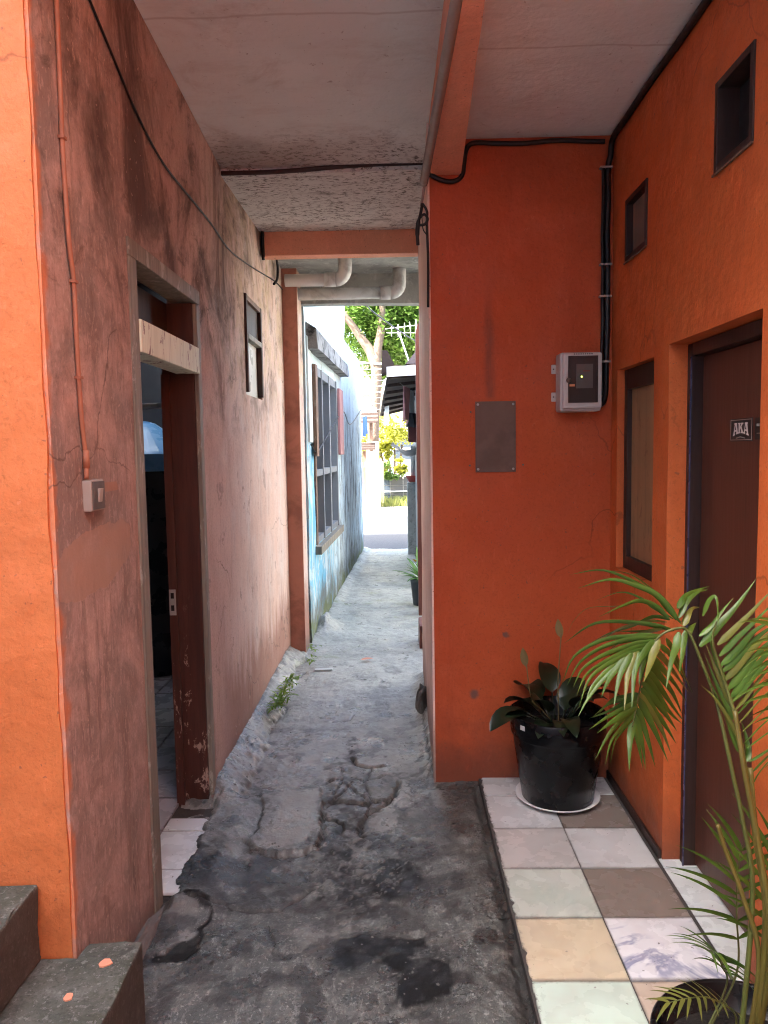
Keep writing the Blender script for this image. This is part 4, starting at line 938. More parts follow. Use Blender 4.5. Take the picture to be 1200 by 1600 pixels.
# black trunk cable: along the side wall top, down the corner, round to the meter box
tr = [(RW - .014, .95, 2.925)] + [(RW - .014, 1.2 + .3 * i, 2.925 + wv(i, .003)) for i in range(7)] + [(RW - .016, 3.3, 2.922), (RW - .018, 3.48, 2.915), (RW - .022, 3.505, 2.85)]
dn = [(RW - .03 + wv(i, .002), BW - .018, 2.80 - .14 * i) for i in range(5)] + [(.952, BW - .018, 2.1), (.948, BW - .018, 1.95), (.946, BW - .02, 1.83), (.938, BW - .022, 1.775), (.918, BW - .03, 1.757), (.895, BW - .035, 1.755)]
TC = thing('trunk_cable', (RW - .02, BW - .02, 2.9), 'thick black cable down the recess corner into the meter box', 'cable')
m = MB(); m.tube(smooth_path(tr + dn, 6), .0135, 8); m.build('cable', 'cable_black', TC, smooth=True)
m = MB(); m.tube(smooth_path([(q[0] - .022, q[1] - .002, q[2]) for q in dn[:7]] + [(.93, BW - .016, 1.86), (.934, BW - .02, 1.80)], 6), .008, 8); m.build('cable', 'cable_black', TC, smooth=True)
for q in (tr[3], tr[5]): MB().box(q[0] - .016, q[0] + .012, q[1] - .006, q[1] + .006, q[2] - .017, q[2] + .017).build('clip', 'clip_grey', TC)
for q in (dn[0], dn[3], dn[4], dn[6]): MB().box(q[0] - .036, q[0] + .016, q[1] - .016, q[1] + .012, q[2] - .004, q[2] + .004).build('clip', 'clip_grey', TC)
ac = [(RW - .045, BW - .014, 2.915), (.85, BW - .014, 2.918), (.72, BW - .014, 2.924), (.58, BW - .014, 2.915), (.45, BW - .014, 2.918), (.36, BW - .014, 2.922), (.325, BW - .014, 2.90), (.312, BW - .016, 2.84), (.305, BW - .016, 2.79), (.285, BW - .016, 2.765), (.25, BW - .016, 2.757), (.21, BW - .016, 2.765), (.165, BW - .018, 2.785), (.14, BW - .02, 2.80)]
wire('wall_cable', ac, .011, 'cable_black', 'black cable along the top of the recess wall and looped under the beam')
pa, pb = onZ(714, 0, 2.835), onY(662, 286, 3.50)
cp = [ext(pa, pb, t) for t in (1.62, 2.0, 2.4, 2.8, 3.2, 3.5)]
wire('conduit_pipe', [(q.x, q.y, q.z) for q in cp], .019, 'conduit_grey', 'dull grey conduit pipe along the side of the long salmon beam', 'pipe')
# dangling wires at the alley corner
DW = thing('wire_knot', (SW, 3.6, 2.55), 'tangle of black taped wires hanging at the passage corner', 'wires')
q0 = onY(661, 290, 3.56)
m = MB(); m.tube(smooth_path([onY(663, 289, 3.50), onY(661, 305, 3.50), onY(658, 322, 3.51)], 5), .006, 6); m.build('grey_wire', 'conduit_grey', DW, smooth=True)
m = MB(); m.tube(smooth_path([onY(660, 318, 3.5), onY(657, 334, 3.5), onY(653, 350, 3.5), onY(652, 366, 3.5), onY(653, 383, 3.5)], 5), [.007] * 9 + [.010] * 7 + [.008] * 5, 7); m.build('taped_wire', 'cable_black', DW, smooth=True)
m = MB(); m.tube(smooth_path([onY(660, 318, 3.5), onY(667, 330, 3.505), onY(667, 345, 3.505), onY(668, 380, 3.51), onY(669, 410, 3.512), onY(669, 480, 3.512)], 5), .006, 6); m.build('wire', 'cable_black', DW, smooth=True)
m = MB(); m.tube(smooth_path([onY(659, 338, 3.5), onY(661, 358, 3.505), onY(667, 368, 3.51), onY(668, 380, 3.51)], 5), .0025, 6); m.build('thin_wire', 'cable_black', DW, smooth=True)
m = MB(); m.tube(smooth_path([onY(655, 340, 3.5), onY(663, 335, 3.5), onY(668, 342, 3.5), onY(664, 350, 3.5), onY(656, 352, 3.5)], 5), .006, 6); m.build('wire_loop', 'cable_black', DW, smooth=True)
# cable over the cross beam and its drop, wire on the left wall
wire('beam_cable', [(LW + .02, 5.01, 2.80), (LW + .018, 5.008, 2.90), (LW + .02, 5.005, 2.985), (LW + .04, 5.005, 3.005), (-.5, 5.008, 3.004), (-.1, 5.008, 3.0), (.12, 5.006, 2.985)], .011, 'cable_black', 'black cable clipped along the top of the short cross beam')
wire('wall_wire', [onX(128, -30, LW + .006), onX(140, 0, LW + .006), onX(175, 85, LW + .006), onX(215, 180, LW + .006), onX(255, 255, LW + .007), onX(300, 312, LW + .006), onX(330, 350, LW + .006), onX(360, 392, LW + .006), onX(395, 418, LW + .006), onX(430, 440, LW + .006), onX(446, 458, LW + .006)], .0042, 'cable_black', 'thin black wire sagging along the upper salmon wall on the left')
wire('wire_loop', [onX(432, 404, LW + .03), onX(434, 420, LW + .03), onX(433, 436, LW + .03), onX(428, 444, LW + .02)], .009, 'cable_black', 'short black cable end hanging under the cross beam by the left wall')
# orange conduit down to the switch
cpts = [onX(87, -14, LW + .008), onX(88, 0, LW + .008), onX(92, 90, LW + .008), onX(97, 215, LW + .008), onX(102, 300, LW + .008), onX(108, 380, LW + .009), onX(115, 440, LW + .008), onX(119, 520, LW + .008), onX(123, 590, LW + .008), onX(128, 660, LW + .008), onX(134, 715, LW + .009), onX(135, 748, LW + .012)]
SWC = thing('switch_conduit', (LW, 2.1, 1.5), 'orange painted conduit running down the salmon wall to the light switch', 'conduit')
m = MB(); m.tube(smooth_path(cpts, 6), .0068, 8); m.build('tube', 'conduit_orange', SWC, smooth=True)
for k in (3, 6, 8): 
    p = cpts[k]; MB().box(LW, LW + .017, p.y - .011, p.y + .011, p.z - .004, p.z + .004).build('clip', 'conduit_orange', SWC, bevel=.001)
m = MB(); m.tube([cpts[-2] + Vector((.001, 0, .02)), cpts[-2] + Vector((.001, 0, -.03))], [.009, .010], 8); m.build('coupling', 'conduit_orange', SWC, smooth=True)
SWB = thing('light_switch', (LW, 2.12, 1.41), 'small grey surface light switch on the salmon wall', 'light switch')
MB().box(LW - .001, LW + .0245, 2.078, 2.168, 1.412, 1.498).build('back_box', 'switch_pale', SWB, bevel=.003)
MB().box(LW + .025, LW + .0285, 2.082, 2.165, 1.4165, 1.494).build('cover', 'switch_dark', SWB, bevel=.001)
rk = MB().hexa([(LW + .0287, 2.112, 1.436), (LW + .0287, 2.136, 1.436), (LW + .0287, 2.136, 1.474), (LW + .0287, 2.112, 1.474), (LW + .0315, 2.112, 1.436), (LW + .0315, 2.136, 1.436), (LW + .0365, 2.136, 1.474), (LW + .0365, 2.112, 1.474)]).build('rocker', 'switch_pale', SWB, bevel=.001)

# ------------------------------------------------------------------ drain pipes below the passage roof
def drain(y, z, x1, r, label):
    t = thing('drain_pipe', (x1, y, z), label, 'pipe', 'plastic drain pipes under the passage roof')
    m = MB(); m.tube([(-.80, y, z), (x1 - .10, y, z)], r, 16); m.build('pipe', 'pvc_grey', t, smooth=True)
    m = MB(); m.tube([(x1 - .14, y, z), (x1 - .06, y, z)], r * 1.14, 16); m.build('socket', 'pvc_grey', t, smooth=True)
    e = [(x1 - .06 + .07 * math.sin(a), y, z + .07 * (1 - math.cos(a))) for a in np.linspace(0, math.pi / 2, 7)] + [(x1 + .01, y, 2.962)]
    m = MB(); m.tube(e, r * 1.12, 16); m.build('elbow', 'pvc_grey', t, smooth=True)
drain(5.62, 2.80, -.375, .045, 'shorter grey drain pipe with elbow, nearer the cross beam'); drain(6.0, 2.775, .02, .045, 'longer grey drain pipe with elbow, beside the outer roof edge')

# ------------------------------------------------------------------ plants of the recess
def leaf_strip(m, base, d, up, L, w, droop=.3, n=7, fold=.25, prof=None, twist=0.):
    """one leaf: strip bending down along its length"""
    d = Vector(d).normalized(); side = d.cross(Vector(up)).normalized(); i0 = len(m.v); p = Vector(base); dd = d.copy()
    for k in range(n + 1):
        t = k / n; ww = w * (prof(t) if prof else (math.sin(math.pi * min(1, .12 + t * .88)) ** .8) * (1 - .25 * t))
        if k == n: ww = w * .03
        nr = side.cross(dd).normalized(); s2 = (side * math.cos(twist * t) + nr * math.sin(twist * t))
        m.v += [p - s2 * ww / 2 + nr * ww * fold, p, p + s2 * ww / 2 + nr * ww * fold]
        dd = (dd + Vector((0, 0, -1)) * droop / n).normalized(); p = p + dd * (L / n)
    for k in range(n):
        a = i0 + 3 * k; m.f += [(a, a + 1, a + 4, a + 3), (a + 1, a + 2, a + 5, a + 4)]

PC = Vector((.69, 3.305, 0))
SA = tag(MB().lathe(PC, [(.001, .003), (.14, .003), (.178, .022), (.186, .028), (.180, .030), (.150, .012), (.001, .010)], 48).build('saucer', 'saucer_white', None, smooth=True), 'round white plastic saucer on the tiles beneath the black flower pot', 'saucer')
FP = thing('flower_pot', (PC.x, PC.y, .0125), 'large black plastic flower pot standing on a white saucer in the corner', 'flower pot')
MB().lathe(PC, [(.001, .013), (.150, .013), (.157, .02), (.196, .30), (.204, .31), (.207, .318), (.214, .40), (.209, .404), (.203, .40), (.197, .33), (.185, .30), (.001, .30)], 56).build('pot', 'plastic_black', FP, smooth=True)
MB().lathe(PC, [(.196, .318), (.12, .327), (.001, .33)], 32).build('soil', 'soil', FP, smooth=True)
lp = onY(800, 1117, 3.2)
a_ = R(215); c_ = PC + Vector((math.cos(a_) * .2125, math.sin(a_) * .2125, .362)); tv = Vector((-math.sin(a_), math.cos(a_), 0)); nv_ = Vector((math.cos(a_), math.sin(a_), 0))
MB().hexa([c_ - tv * .013, c_ + tv * .013, c_ + tv * .013 + nv_ * .0015, c_ - tv * .013 + nv_ * .0015] + [q + Vector((0, 0, .02)) for q in (c_ - tv * .013, c_ + tv * .013, c_ + tv * .013 + nv_ * .0015, c_ - tv * .013 + nv_ * .0015)]).build('price_label', 'sticker_white', FP)
PLY = thing('peace_lily', (PC.x, PC.y, .33), 'dark broad-leaved peace lily with two faded flowers in the black pot', 'plant')
rl = random.Random(5)
oval = lambda t: max(.03, math.sin(math.pi * t ** .8)) ** .75
for k in range(17):
    a = k * 2.4 + rl.uniform(-.3, .3); el = rl.uniform(.55, 1.2); L = rl.uniform(.14, .21)
    if k == 0: a, el, L = R(200), .55, .20
    st = PC + Vector((math.cos(a) * .03, math.sin(a) * .03, .325)); dv = Vector((math.cos(a) * math.cos(el), math.sin(a) * math.cos(el), math.sin(el)))
    pe = st + dv * rl.uniform(.07, .15); m = MB(); m.tube([st, (st + pe) / 2 + Vector((0, 0, .008)), pe], .0035, 5)
    leaf_strip(m, pe, dv, (0, 0, 1), L, rl.uniform(.075, .105), 1.5, 8, .16, oval, rl.uniform(-.7, .7)); m.build('leaf', 'lily_leaf', PLY, smooth=True)
for (px, py), (qx, qy) in (((822, 1035), (830, 1090)), ((877, 990), (872, 1060))):
    t = onY(px, py, 3.28); b = onY(qx, qy, 3.29); m = MB(); m.tube(smooth_path([PC + Vector((0.0, -.02, .33)), (PC + Vector((0, -.02, .33))) * .4 + b * .6, b, t], 5), .0028, 5)
    m.build('flower_stalk', 'lily_flower', PLY, smooth=True)
    m = MB(); leaf_strip(m, t - Vector((0, 0, .02)), (-.15, .1, 1), (0, 1, .1), .085, .035, .1, 6, .4, oval); m.build('flower', 'lily_flower', PLY, smooth=True)

# palm ---------------------------------------------------------------
PP = Vector((.755, 1.575, 0))
PT = thing('flower_pot', (PP.x, PP.y, 0), 'black plastic pot of the palm at the lower right corner', 'flower pot')
MB().lathe(PP, [(.001, .001), (.15, .001), (.155, .01), (.19, .19), (.205, .195), (.212, .26), (.205, .266), (.198, .26), (.188, .19), (.001, .185)], 56).build('pot', 'plastic_black', PT, smooth=True)
MB().lathe(PP, [(.190, .195), (.1, .212), (.001, .22)], 32).build('soil', 'soil', PT, smooth=True)
PM = thing('areca_palm', (PP.x, PP.y, .215), 'feathery green potted palm arching over the tiles at the right', 'plant')
rp = random.Random(11)
lin = lambda t: max(.04, (min(1, t * 5 + .35)) * (1 - t ** 2.2))
def frond(path, rads, t0, t1, count, Lmax, sides, lean=.6, droop=1.0, wid=.017, mat='palm_leaf', stem='stem_green', upv=(0, 0, 1), lp=None, jitter=.12, name='frond'):
    pts = smooth_path(path, 10); n = len(pts)
    rr = [rads[0] + (rads[1] - rads[0]) * k / (n - 1) for k in range(n)]
    m = MB(); m.tube(pts, rr, 7); fr = m.build(name, stem, PM, smooth=True)
    for k in range(count):
        t = t0 + (t1 - t0) * (k + .5) / count
        for s in sides:
            tt = min(.999, max(0, t + rp.uniform(-.006, .006))); i = min(n - 2, int(tt * (n - 1))); p = pts[i].lerp(pts[i + 1], tt * (n - 1) - i)
            tg = (pts[min(i + 2, n - 1)] - pts[max(i - 1, 0)]).normalized(); sd = tg.cross(Vector(upv)).normalized() * s; up2 = sd.cross(tg).normalized() * s
            u = (t - t0) / (t1 - t0); L = Lmax * (lp(u) if lp else (.45 + .55 * math.sin(math.pi * (.15 + .7 * u)))) * rp.uniform(.85, 1.08)
            d = (sd * 1.0 + tg * (lean + .9 * u * u) + up2 * .25 + Vector([rp.uniform(-1, 1) * jitter for _ in range(3)])).normalized()
            mm = MB(); leaf_strip(mm, p, d, tg.cross(d) if False else up2, L, wid * rp.uniform(.8, 1.15), droop * rp.uniform(.75, 1.25), 8, .22, lin, rp.uniform(-.35, .35))
            mm.build('leaflet', mat, fr, smooth=True)
    return fr
Q = lambda x, y, Y: tuple(onY(x, y, Y))
base = (PP.x + .02, PP.y + .03, .215)
# every leaflet follows its own bend; sight points are read from the photograph, depth is the frond's own
def ribbon(pts, w, roll, fold=.22, n=5):
    P = smooth_path(pts, n); N = len(P); m = MB()
    for k in range(N):
        t = k / (N - 1); tg = (P[min(k + 1, N - 1)] - P[max(k - 1, 0)]).normalized()
        vw = Vector((P[0].x, P[0].y, P[0].z - 1.3)).normalized(); s_ = tg.cross(vw).normalized(); nn = s_.cross(tg).normalized()
        sd = s_ * math.cos(roll) + nn * math.sin(roll); nr = nn * math.cos(roll) - s_ * math.sin(roll)
        ww = w * max(.03, min(1, t * 5 + .3) * (1 - t ** 1.5) ** .9)
        m.v += [P[k] - sd * ww / 2 + nr * ww * fold, P[k], P[k] + sd * ww / 2 + nr * ww * fold]
    for k in range(N - 1):
        a = 3 * k; m.f += [(a, a + 1, a + 4, a + 3), (a + 1, a + 2, a + 5, a + 4)]
    return m
def rib_frond(stem, rads, leaves_, org, sc, Yb, name='frond', wid=.0165, fr=None):
    if fr is None:
        m = MB(); P = smooth_path(stem, 8); m.tube(P, [rads[0] + (rads[1] - rads[0]) * k / (len(P) - 1) for k in range(len(P))], 7); fr = m.build(name, 'stem_green', PM, smooth=True)
    for L in leaves_:
        pts, dy, roll = L[0], L[1], L[2]; w = L[3] if len(L) > 3 else 1
        n = len(pts); q = [onY(org[0] + sc * x, org[1] + sc * y, Yb + dy * (k / (n - 1)) ** 1.4) for k, (x, y) in enumerate(pts)]
        ribbon(q, wid * w, roll).build('leaflet', ('palm_leaf' if rp.random() > .14 else 'palm_leaf_yellowed') if len(L) < 5 else L[4], fr, smooth=True)
    return fr
YA = 1.82
stemA = [(PP.x - .02, PP.y + .02, .215), Q(1176, 1400, 1.64), Q(1160, 1280, 1.68), Q(1145, 1210, 1.71), Q(1130, 1140, 1.74), Q(1118, 1092, 1.77), Q(1097, 1036, 1.80), Q(1076, 988, YA), Q(1058, 982, YA), Q(1031, 994, YA), Q(1013, 1024, YA), Q(1004, 1058, YA), Q(994, 1106, YA), Q(988, 1136, YA - .01)]
A1 = [([(1000, 630), (700, 570), (330, 570), (60, 740)], .10, .5), ([(900, 670), (640, 685), (400, 710), (150, 850), (45, 1080)], .04, .3), ([(870, 690), (620, 712), (400, 770), (200, 900), (90, 1090)], .02, .4), ([(830, 710), (600, 770), (380, 850), (220, 960), (140, 1110)], -.02, .35),
  ([(800, 740), (600, 810), (400, 905), (250, 1010), (170, 1180)], -.04, .45), ([(780, 770), (600, 840), (400, 940), (270, 1060), (185, 1290)], -.06, .3), ([(760, 800), (580, 870), (420, 980), (300, 1110), (240, 1260)], -.06, .1), ([(750, 830), (560, 890), (400, 1040), (270, 1200), (180, 1364)], -.08, -.2),
  ([(745, 850), (600, 860), (490, 980), (420, 1090), (380, 1200)], -.08, -.1, 1.15), ([(742, 870), (640, 850), (550, 980), (510, 1130), (485, 1290)], -.09, -.05, 1.2), ([(740, 890), (680, 840), (610, 990), (590, 1140), (575, 1310)], -.08, 0., 1.2), ([(738, 910), (720, 830), (665, 980), (650, 1140), (640, 1290)], -.08, .1, 1.15), ([(870, 690), (830, 800), (790, 930), (740, 1070)], -.08, 0., 1.5),
  ([(860, 720), (780, 780), (700, 900), (660, 1060)], -.07, .2, 1.3), ([(840, 750), (760, 860), (720, 980), (700, 1100)], -.05, .3, 1.2),
  ([(1060, 580), (940, 400), (820, 290), (620, 150), (420, 118)], .12, .9, .8), ([(1050, 560), (880, 370), (700, 240), (400, 118), (115, 150)], .08, .5), ([(1020, 540), (860, 340), (700, 260), (460, 195), (180, 268)], .03, .3, 1.15), ([(990, 530), (820, 440), (700, 350), (540, 305), (330, 372)], .06, .8, .8), ([(960, 540), (830, 420), (700, 380), (560, 420), (360, 512)], -.02, .4),
  ([(620, 420), (480, 425), (270, 440), (150, 540), (92, 655)], .0, 1.1, .35, 'palm_leaf_yellowed'), ([(960, 540), (820, 520), (660, 590), (440, 660), (280, 740)], .12, .8), ([(940, 560), (760, 560), (560, 610), (420, 690), (240, 800)], .14, 1.0), ([(920, 600), (800, 640), (640, 640), (500, 640)], .10, .9), ([(900, 620), (760, 650), (600, 700), (440, 800)], .12, .7),
  ([(1030, 440), (1080, 350), (1150, 300), (1300, 250)], .10, .3), ([(1040, 520), (1100, 390), (1200, 300), (1290, 280)], .08, .4), ([(1080, 590), (1120, 490), (1160, 440), (1220, 430)], .06, .2, 1.1), ([(1110, 650), (1150, 600), (1190, 560)], .04, .3, 1.2),
  ([(1040, 640), (1020, 760), (975, 900), (930, 1130)], -.10, 0., 1.35), ([(1100, 620), (1085, 740), (1065, 880), (1040, 1010)], -.08, .3, 1.0)]
fA = rib_frond(stemA, (.0062, .0016), A1, (870, 870), .18333, YA)
A2 = [([(430, 740), (300, 800), (120, 890), (-60, 1010)], -.06, .2), ([(420, 770), (300, 850), (160, 940), (20, 1045)], -.08, .1, 1.2), ([(410, 800), (280, 900), (130, 1070), (0, 1305)], -.06, .3), ([(400, 840), (280, 980), (160, 1130), (100, 1355)], -.05, .5, .85), ([(390, 880), (290, 1010), (200, 1130), (150, 1340)], -.02, .8, .6), ([(380, 930), (350, 1070), (340, 1200), (335, 1425)], -.05, .1, 1.25), ([(430, 720), (290, 760), (120, 840), (-60, 900)], .02, .6), ([(440, 690), (300, 720), (140, 760), (-20, 880)], .04, .5), ([(440, 660), (310, 690), (170, 720), (30, 860)], .05, .5),
  ([(385, 930), (415, 1080), (445, 1230), (470, 1390)], .02, .4, .9), ([(395, 860), (440, 1030), (475, 1200), (497, 1405)], .03, .2), ([(410, 790), (470, 950), (535, 1160), (592, 1380)], .04, .1, 1.1), ([(430, 700), (520, 880), (620, 1090), (722, 1335)], .05, .1, 1.25), ([(440, 650), (550, 830), (660, 1020), (757, 1265)], .06, .1, 1.2), ([(455, 600), (570, 800), (700, 980), (800, 1150)], .07, .2, 1.2), ([(470, 540), (590, 720), (710, 880), (810, 1030)], .08, .1, 1.3), ([(490, 480), (610, 650), (730, 830), (860, 960)], .09, .2, 1.2),
  ([(510, 420), (620, 560), (740, 740), (880, 940)], .10, .3, 1.2), ([(540, 360), (640, 480), (770, 660), (860, 860)], .10, .2, 1.2), ([(570, 290), (660, 400), (790, 560), (900, 740)], .11, .4, 1.1), ([(600, 230), (700, 330), (800, 470), (920, 640)], .12, .5, 1.1), ([(640, 170), (740, 260), (820, 400), (900, 560)], .13, .6), ([(700, 110), (780, 230), (850, 400), (960, 650)], .14, .6, .9)]
rib_frond(None, None, A2, (930, 980), .15833, YA, fr=fA)
YB = 1.70
stemB = [base, Q(1196, 1420, 1.60), Q(1176, 1280, 1.62), Q(1161, 1180, 1.65), Q(1150, 1125, 1.67), Q(1137, 1080, 1.69), Q(1122, 1035, YB), Q(1115, 1010, YB), Q(1114, 990, YB), Q(1120, 970, YB)]
B1 = [([(210, 455), (290, 380), (350, 300), (425, 215)], .04, .6), ([(215, 520), (340, 380), (440, 270), (565, 100)], .02, .1, 1.5), ([(230, 330), (270, 230), (320, 220), (332, 415)], -.04, .5, .9), ([(325, 510), (430, 410), (540, 300), (680, 150)], -.02, .2, 1.2), ([(335, 580), (440, 470), (560, 360), (700, 220)], -.04, .4, 1.1), ([(345, 640), (450, 540), (560, 420), (720, 330)], -.05, .2, 1.3), ([(355, 680), (470, 570), (590, 450), (720, 360)], -.05, .1, 1.3), ([(370, 735), (480, 610), (600, 480), (740, 370)], -.06, .1, 1.3), ([(390, 790), (500, 660), (620, 520), (760, 420)], -.06, .1, 1.4), ([(405, 840), (510, 710), (630, 570), (780, 450)], -.07, .2, 1.3),
  ([(415, 870), (520, 740), (640, 620), (800, 500)], -.07, .3, 1.1), ([(430, 920), (540, 780), (660, 640), (820, 560)], -.06, .8, .9), ([(440, 950), (560, 810), (690, 690), (840, 600)], -.05, 1.0, .7), ([(455, 1000), (570, 870), (690, 760), (840, 680)], -.05, 1.1, .6), ([(470, 1060), (590, 940), (700, 850), (830, 780)], -.04, 1.1, .55), ([(485, 1130), (600, 1010), (720, 920), (840, 860)], -.04, 1.1, .5), ([(500, 1160), (620, 1070), (720, 1010), (840, 960)], -.03, 1.1, .5), ([(520, 1240), (600, 1190), (700, 1130), (800, 1090)], -.03, .9, .7), ([(535, 1310), (600, 1240), (680, 1170), (800, 1120)], -.02, 1.0, .6), ([(530, 1400), (580, 1310), (660, 1220), (760, 1140)], -.02, 1.1, .5),
  ([(470, 1180), (400, 1020), (330, 860), (230, 640)], .08, .8, 1.1), ([(440, 1080), (380, 960), (300, 840), (220, 760)], .08, .7, 1.1), ([(420, 980), (360, 860), (300, 720), (240, 560)], .08, .6, 1.2), ([(400, 880), (350, 760), (300, 640), (250, 500)], .07, .5, 1.2), ([(480, 1200), (430, 1110), (380, 960), (340, 860)], .06, .4, 1.4), ([(500, 1240), (515, 1180), (500, 1080), (470, 980)], .05, .4, 1.2), ([(370, 760), (330, 640), (290, 540), (270, 440)], .06, .6, 1.1), ([(340, 680), (300, 560), (290, 470), (320, 380)], .05, .6)]
rib_frond(stemB, (.0068, .0018), B1, (1040, 880), .25, YB, wid=.0138)
frond([(PP.x + .05, PP.y, .215), Q(1235, 1330, 1.50), Q(1262, 1150, 1.50), Q(1262, 1060, 1.52), Q(1240, 990, 1.54)], (.006, .0018), .45, .99, 15, .22, (-1, 1), .35, 1.0, .014, upv=(.3, -.6, 1))
# frond seen edge-on behind, darker short leaflets
# old stalks
for P_, r in (([base, Q(1205, 1480, 1.56), Q(1187, 1330, 1.58), Q(1165, 1215, 1.60), Q(1148, 1110, 1.64)], .0075), ([(PP.x - .01, PP.y + .01, .215), Q(1186, 1500, 1.6), Q(1160, 1400, 1.62), Q(1134, 1330, 1.64), Q(1121, 1288, 1.65)], .0065), ([(PP.x + .01, PP.y + .02, .215), Q(1198, 1450, 1.58), Q(1180, 1300, 1.59), Q(1172, 1200, 1.61)], .0085)):
    m = MB(); pts = smooth_path(P_, 8); m.tube(pts, [r * (1 - .25 * k / len(pts)) for k in range(len(pts))], 8); m.build('stalk', 'stem_yellow', PM, smooth=True)
# seedlings at the pot
frond([(PP.x - .06, PP.y + .10, .205), Q(1151, 1520, 1.72), Q(1151, 1430, 1.73), Q(1152, 1370, 1.74), Q(1160, 1320, 1.75)], (.003, .0012), .35, .99, 8, .20, (1, -1), .75, .55, .011, upv=(0, -1, .25), name='young_frond')
frond([(PP.x - .08, PP.y + .08, .205), Q(1135, 1540, 1.70), Q(1128, 1510, 1.69), Q(1120, 1490, 1.68), Q(1105, 1484, 1.66)], (.0025, .001), .35, .99, 9, .115, (1, -1), .3, .9, .010, name='young_frond')
frond([(PP.x - .05, PP.y + .02, .205), Q(1150, 1590, 1.60), Q(1110, 1560, 1.58), Q(1075, 1560, 1.56), Q(1040, 1568, 1.55)], (.0025, .001), .30, .99, 9, .075, (1, -1), .6, .5, .008, mat='palm_leaf_yellowed', name='young_frond')
frond([(PP.x + .06, PP.y + .08, .205), Q(1192, 1480, 1.68), Q(1200, 1400, 1.70), Q(1215, 1340, 1.72), Q(1235, 1300, 1.72)], (.003, .0012), .25, .99, 9, .18, (1, -1), .7, .6, .011, upv=(0, -1, .25), name='young_frond')

# ------------------------------------------------------------------ weeds at the wall foot, litter
def clump(name, c, n, L, w, mat, label, cat, seed, spread=.04, group=None):
    r = random.Random(seed); m = MB()
    for k in range(n):
        a = r.uniform(0, 6.28); e = r.uniform(.2, 1.3)
        b = Vector(c) + Vector((abs(r.gauss(0, spread * .6)), r.gauss(0, spread * 1.6), 0))
        leaf_strip(m, b, (math.cos(a) * math.cos(e), math.sin(a) * math.cos(e), math.sin(e)), (0, 0, 1), L * r.uniform(.5, 1.1), w * r.uniform(.6, 1.1), 1.2, 4, .2, oval)
    return tag(m.build(name, mat, None, smooth=True), label, cat, group)
for i, (px, py, n, L, s, lab) in enumerate(((430, 1090, 90, .07, .06, 'bright green fern clump at the wall foot, nearest the doorway'), (445, 1062, 55, .06, .055, 'pale green fern clump at the wall foot beside the pilaster'), (484, 1026, 18, .05, .03, 'small green weed at the outer foot of the pilaster'), (486, 1005, 16, .045, .05, 'mossy weed tuft at the foot of the blue wall'))):
    p = onZ(px, py + 8, .04); clump('fern', (max(p.x, -.858 if p.y < 5.9 else -.73), p.y, .05), n, L, .018, 'fern', lab, 'weed', 30 + i, s, 'weeds along the left wall foot')
p = onZ(508, 1045, AZ + .02); m = MB(); m.box(p.x - .075, p.x + .055, p.y - .02, p.y + .025, AZ + .012, AZ + .018); tag(m.build('plastic_strip', 'litter_white', None, wob=.004, wsc=9), 'flat white scrap lying on the path beside the pilaster', 'litter')
p = onZ(572, 1031, AZ + .02); m = MB(); leaf_strip(m, (p.x - .04, p.y, AZ + .02), (1, .3, .1), (0, 0, 1), .10, .05, .1, 5, .1, oval); tag(m.build('dry_leaf', 'paint_splash'), 'small reddish dry leaf lying in the middle of the path', 'leaf')

# ------------------------------------------------------------------ blue house on the left of the open alley
def bx(Y): return -.742 + (Y - 6.2) * .029
BH = thing('blue_house', (-.74, 6.2, AZ), 'peeling blue plastered house lining the left of the open alley', 'house')
WNY0, WNY1, WNZ0, WNZ1 = 6.62, 8.45, .74, 2.32
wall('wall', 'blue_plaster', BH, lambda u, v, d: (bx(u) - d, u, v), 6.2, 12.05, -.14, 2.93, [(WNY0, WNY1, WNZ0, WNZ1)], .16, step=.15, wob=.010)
wall('upper_wall', 'pale_plaster', BH, lambda u, v, d: (bx(u) - .012 - d, u, v), 6.25, 9.75, 2.932, 4.3, [], .16, step=.25, wob=.02)
MB().box(-7.5, -1.05, 6.2, 12.04, -.14, 3.6).build('rear_block', 'pale_plaster', BH)
MB().box(-9, -2.6, 9.5, 12.0, 3.61, 5.8).build('rear_shade_bulk', 'pale_plaster', BH)  # unseen upper bulk, added so its shadow reaches across the road
MB().hexa([(-1.05, 11.9, -.14), (bx(12.04) - .165, 11.9, -.14), (bx(12.04) - .165, 12.04, -.14), (-1.05, 12.04, -.14), (-1.05, 11.9, 2.9), (bx(12.04) - .165, 11.9, 2.9), (bx(12.04) - .165, 12.04, 2.9), (-1.05, 12.04, 2.9)]).build('end_wall', 'blue_plaster', BH)
# mouldy concrete canopy over the window
m = MB(); y0, y1 = 6.28, 8.95
m.hexa([(bx(y0) - .05, y0, 2.40), (bx(y0) + .10, y0, 2.40), (bx(y1) + .10, y1, 2.42), (bx(y1) - .05, y1, 2.42), (bx(y0) - .05, y0, 2.66), (bx(y0) + .09, y0, 2.56), (bx(y1) + .09, y1, 2.56), (bx(y1) - .05, y1, 2.68)])
m.build('window_canopy', 'bluehouse_concrete', BH, sub=4, wob=.012, wsc=5)
WN = MB().hexa([(bx(WNY0) - .10, WNY0, WNZ0), (bx(WNY0) - .085, WNY0, WNZ0), (bx(WNY1) - .085, WNY1, WNZ0), (bx(WNY1) - .10, WNY1, WNZ0), (bx(WNY0) - .10, WNY0, WNZ1), (bx(WNY0) - .085, WNY0, WNZ1), (bx(WNY1) - .085, WNY1, WNZ1), (bx(WNY1) - .10, WNY1, WNZ1)]).build('window', 'window_glass_grey', BH)
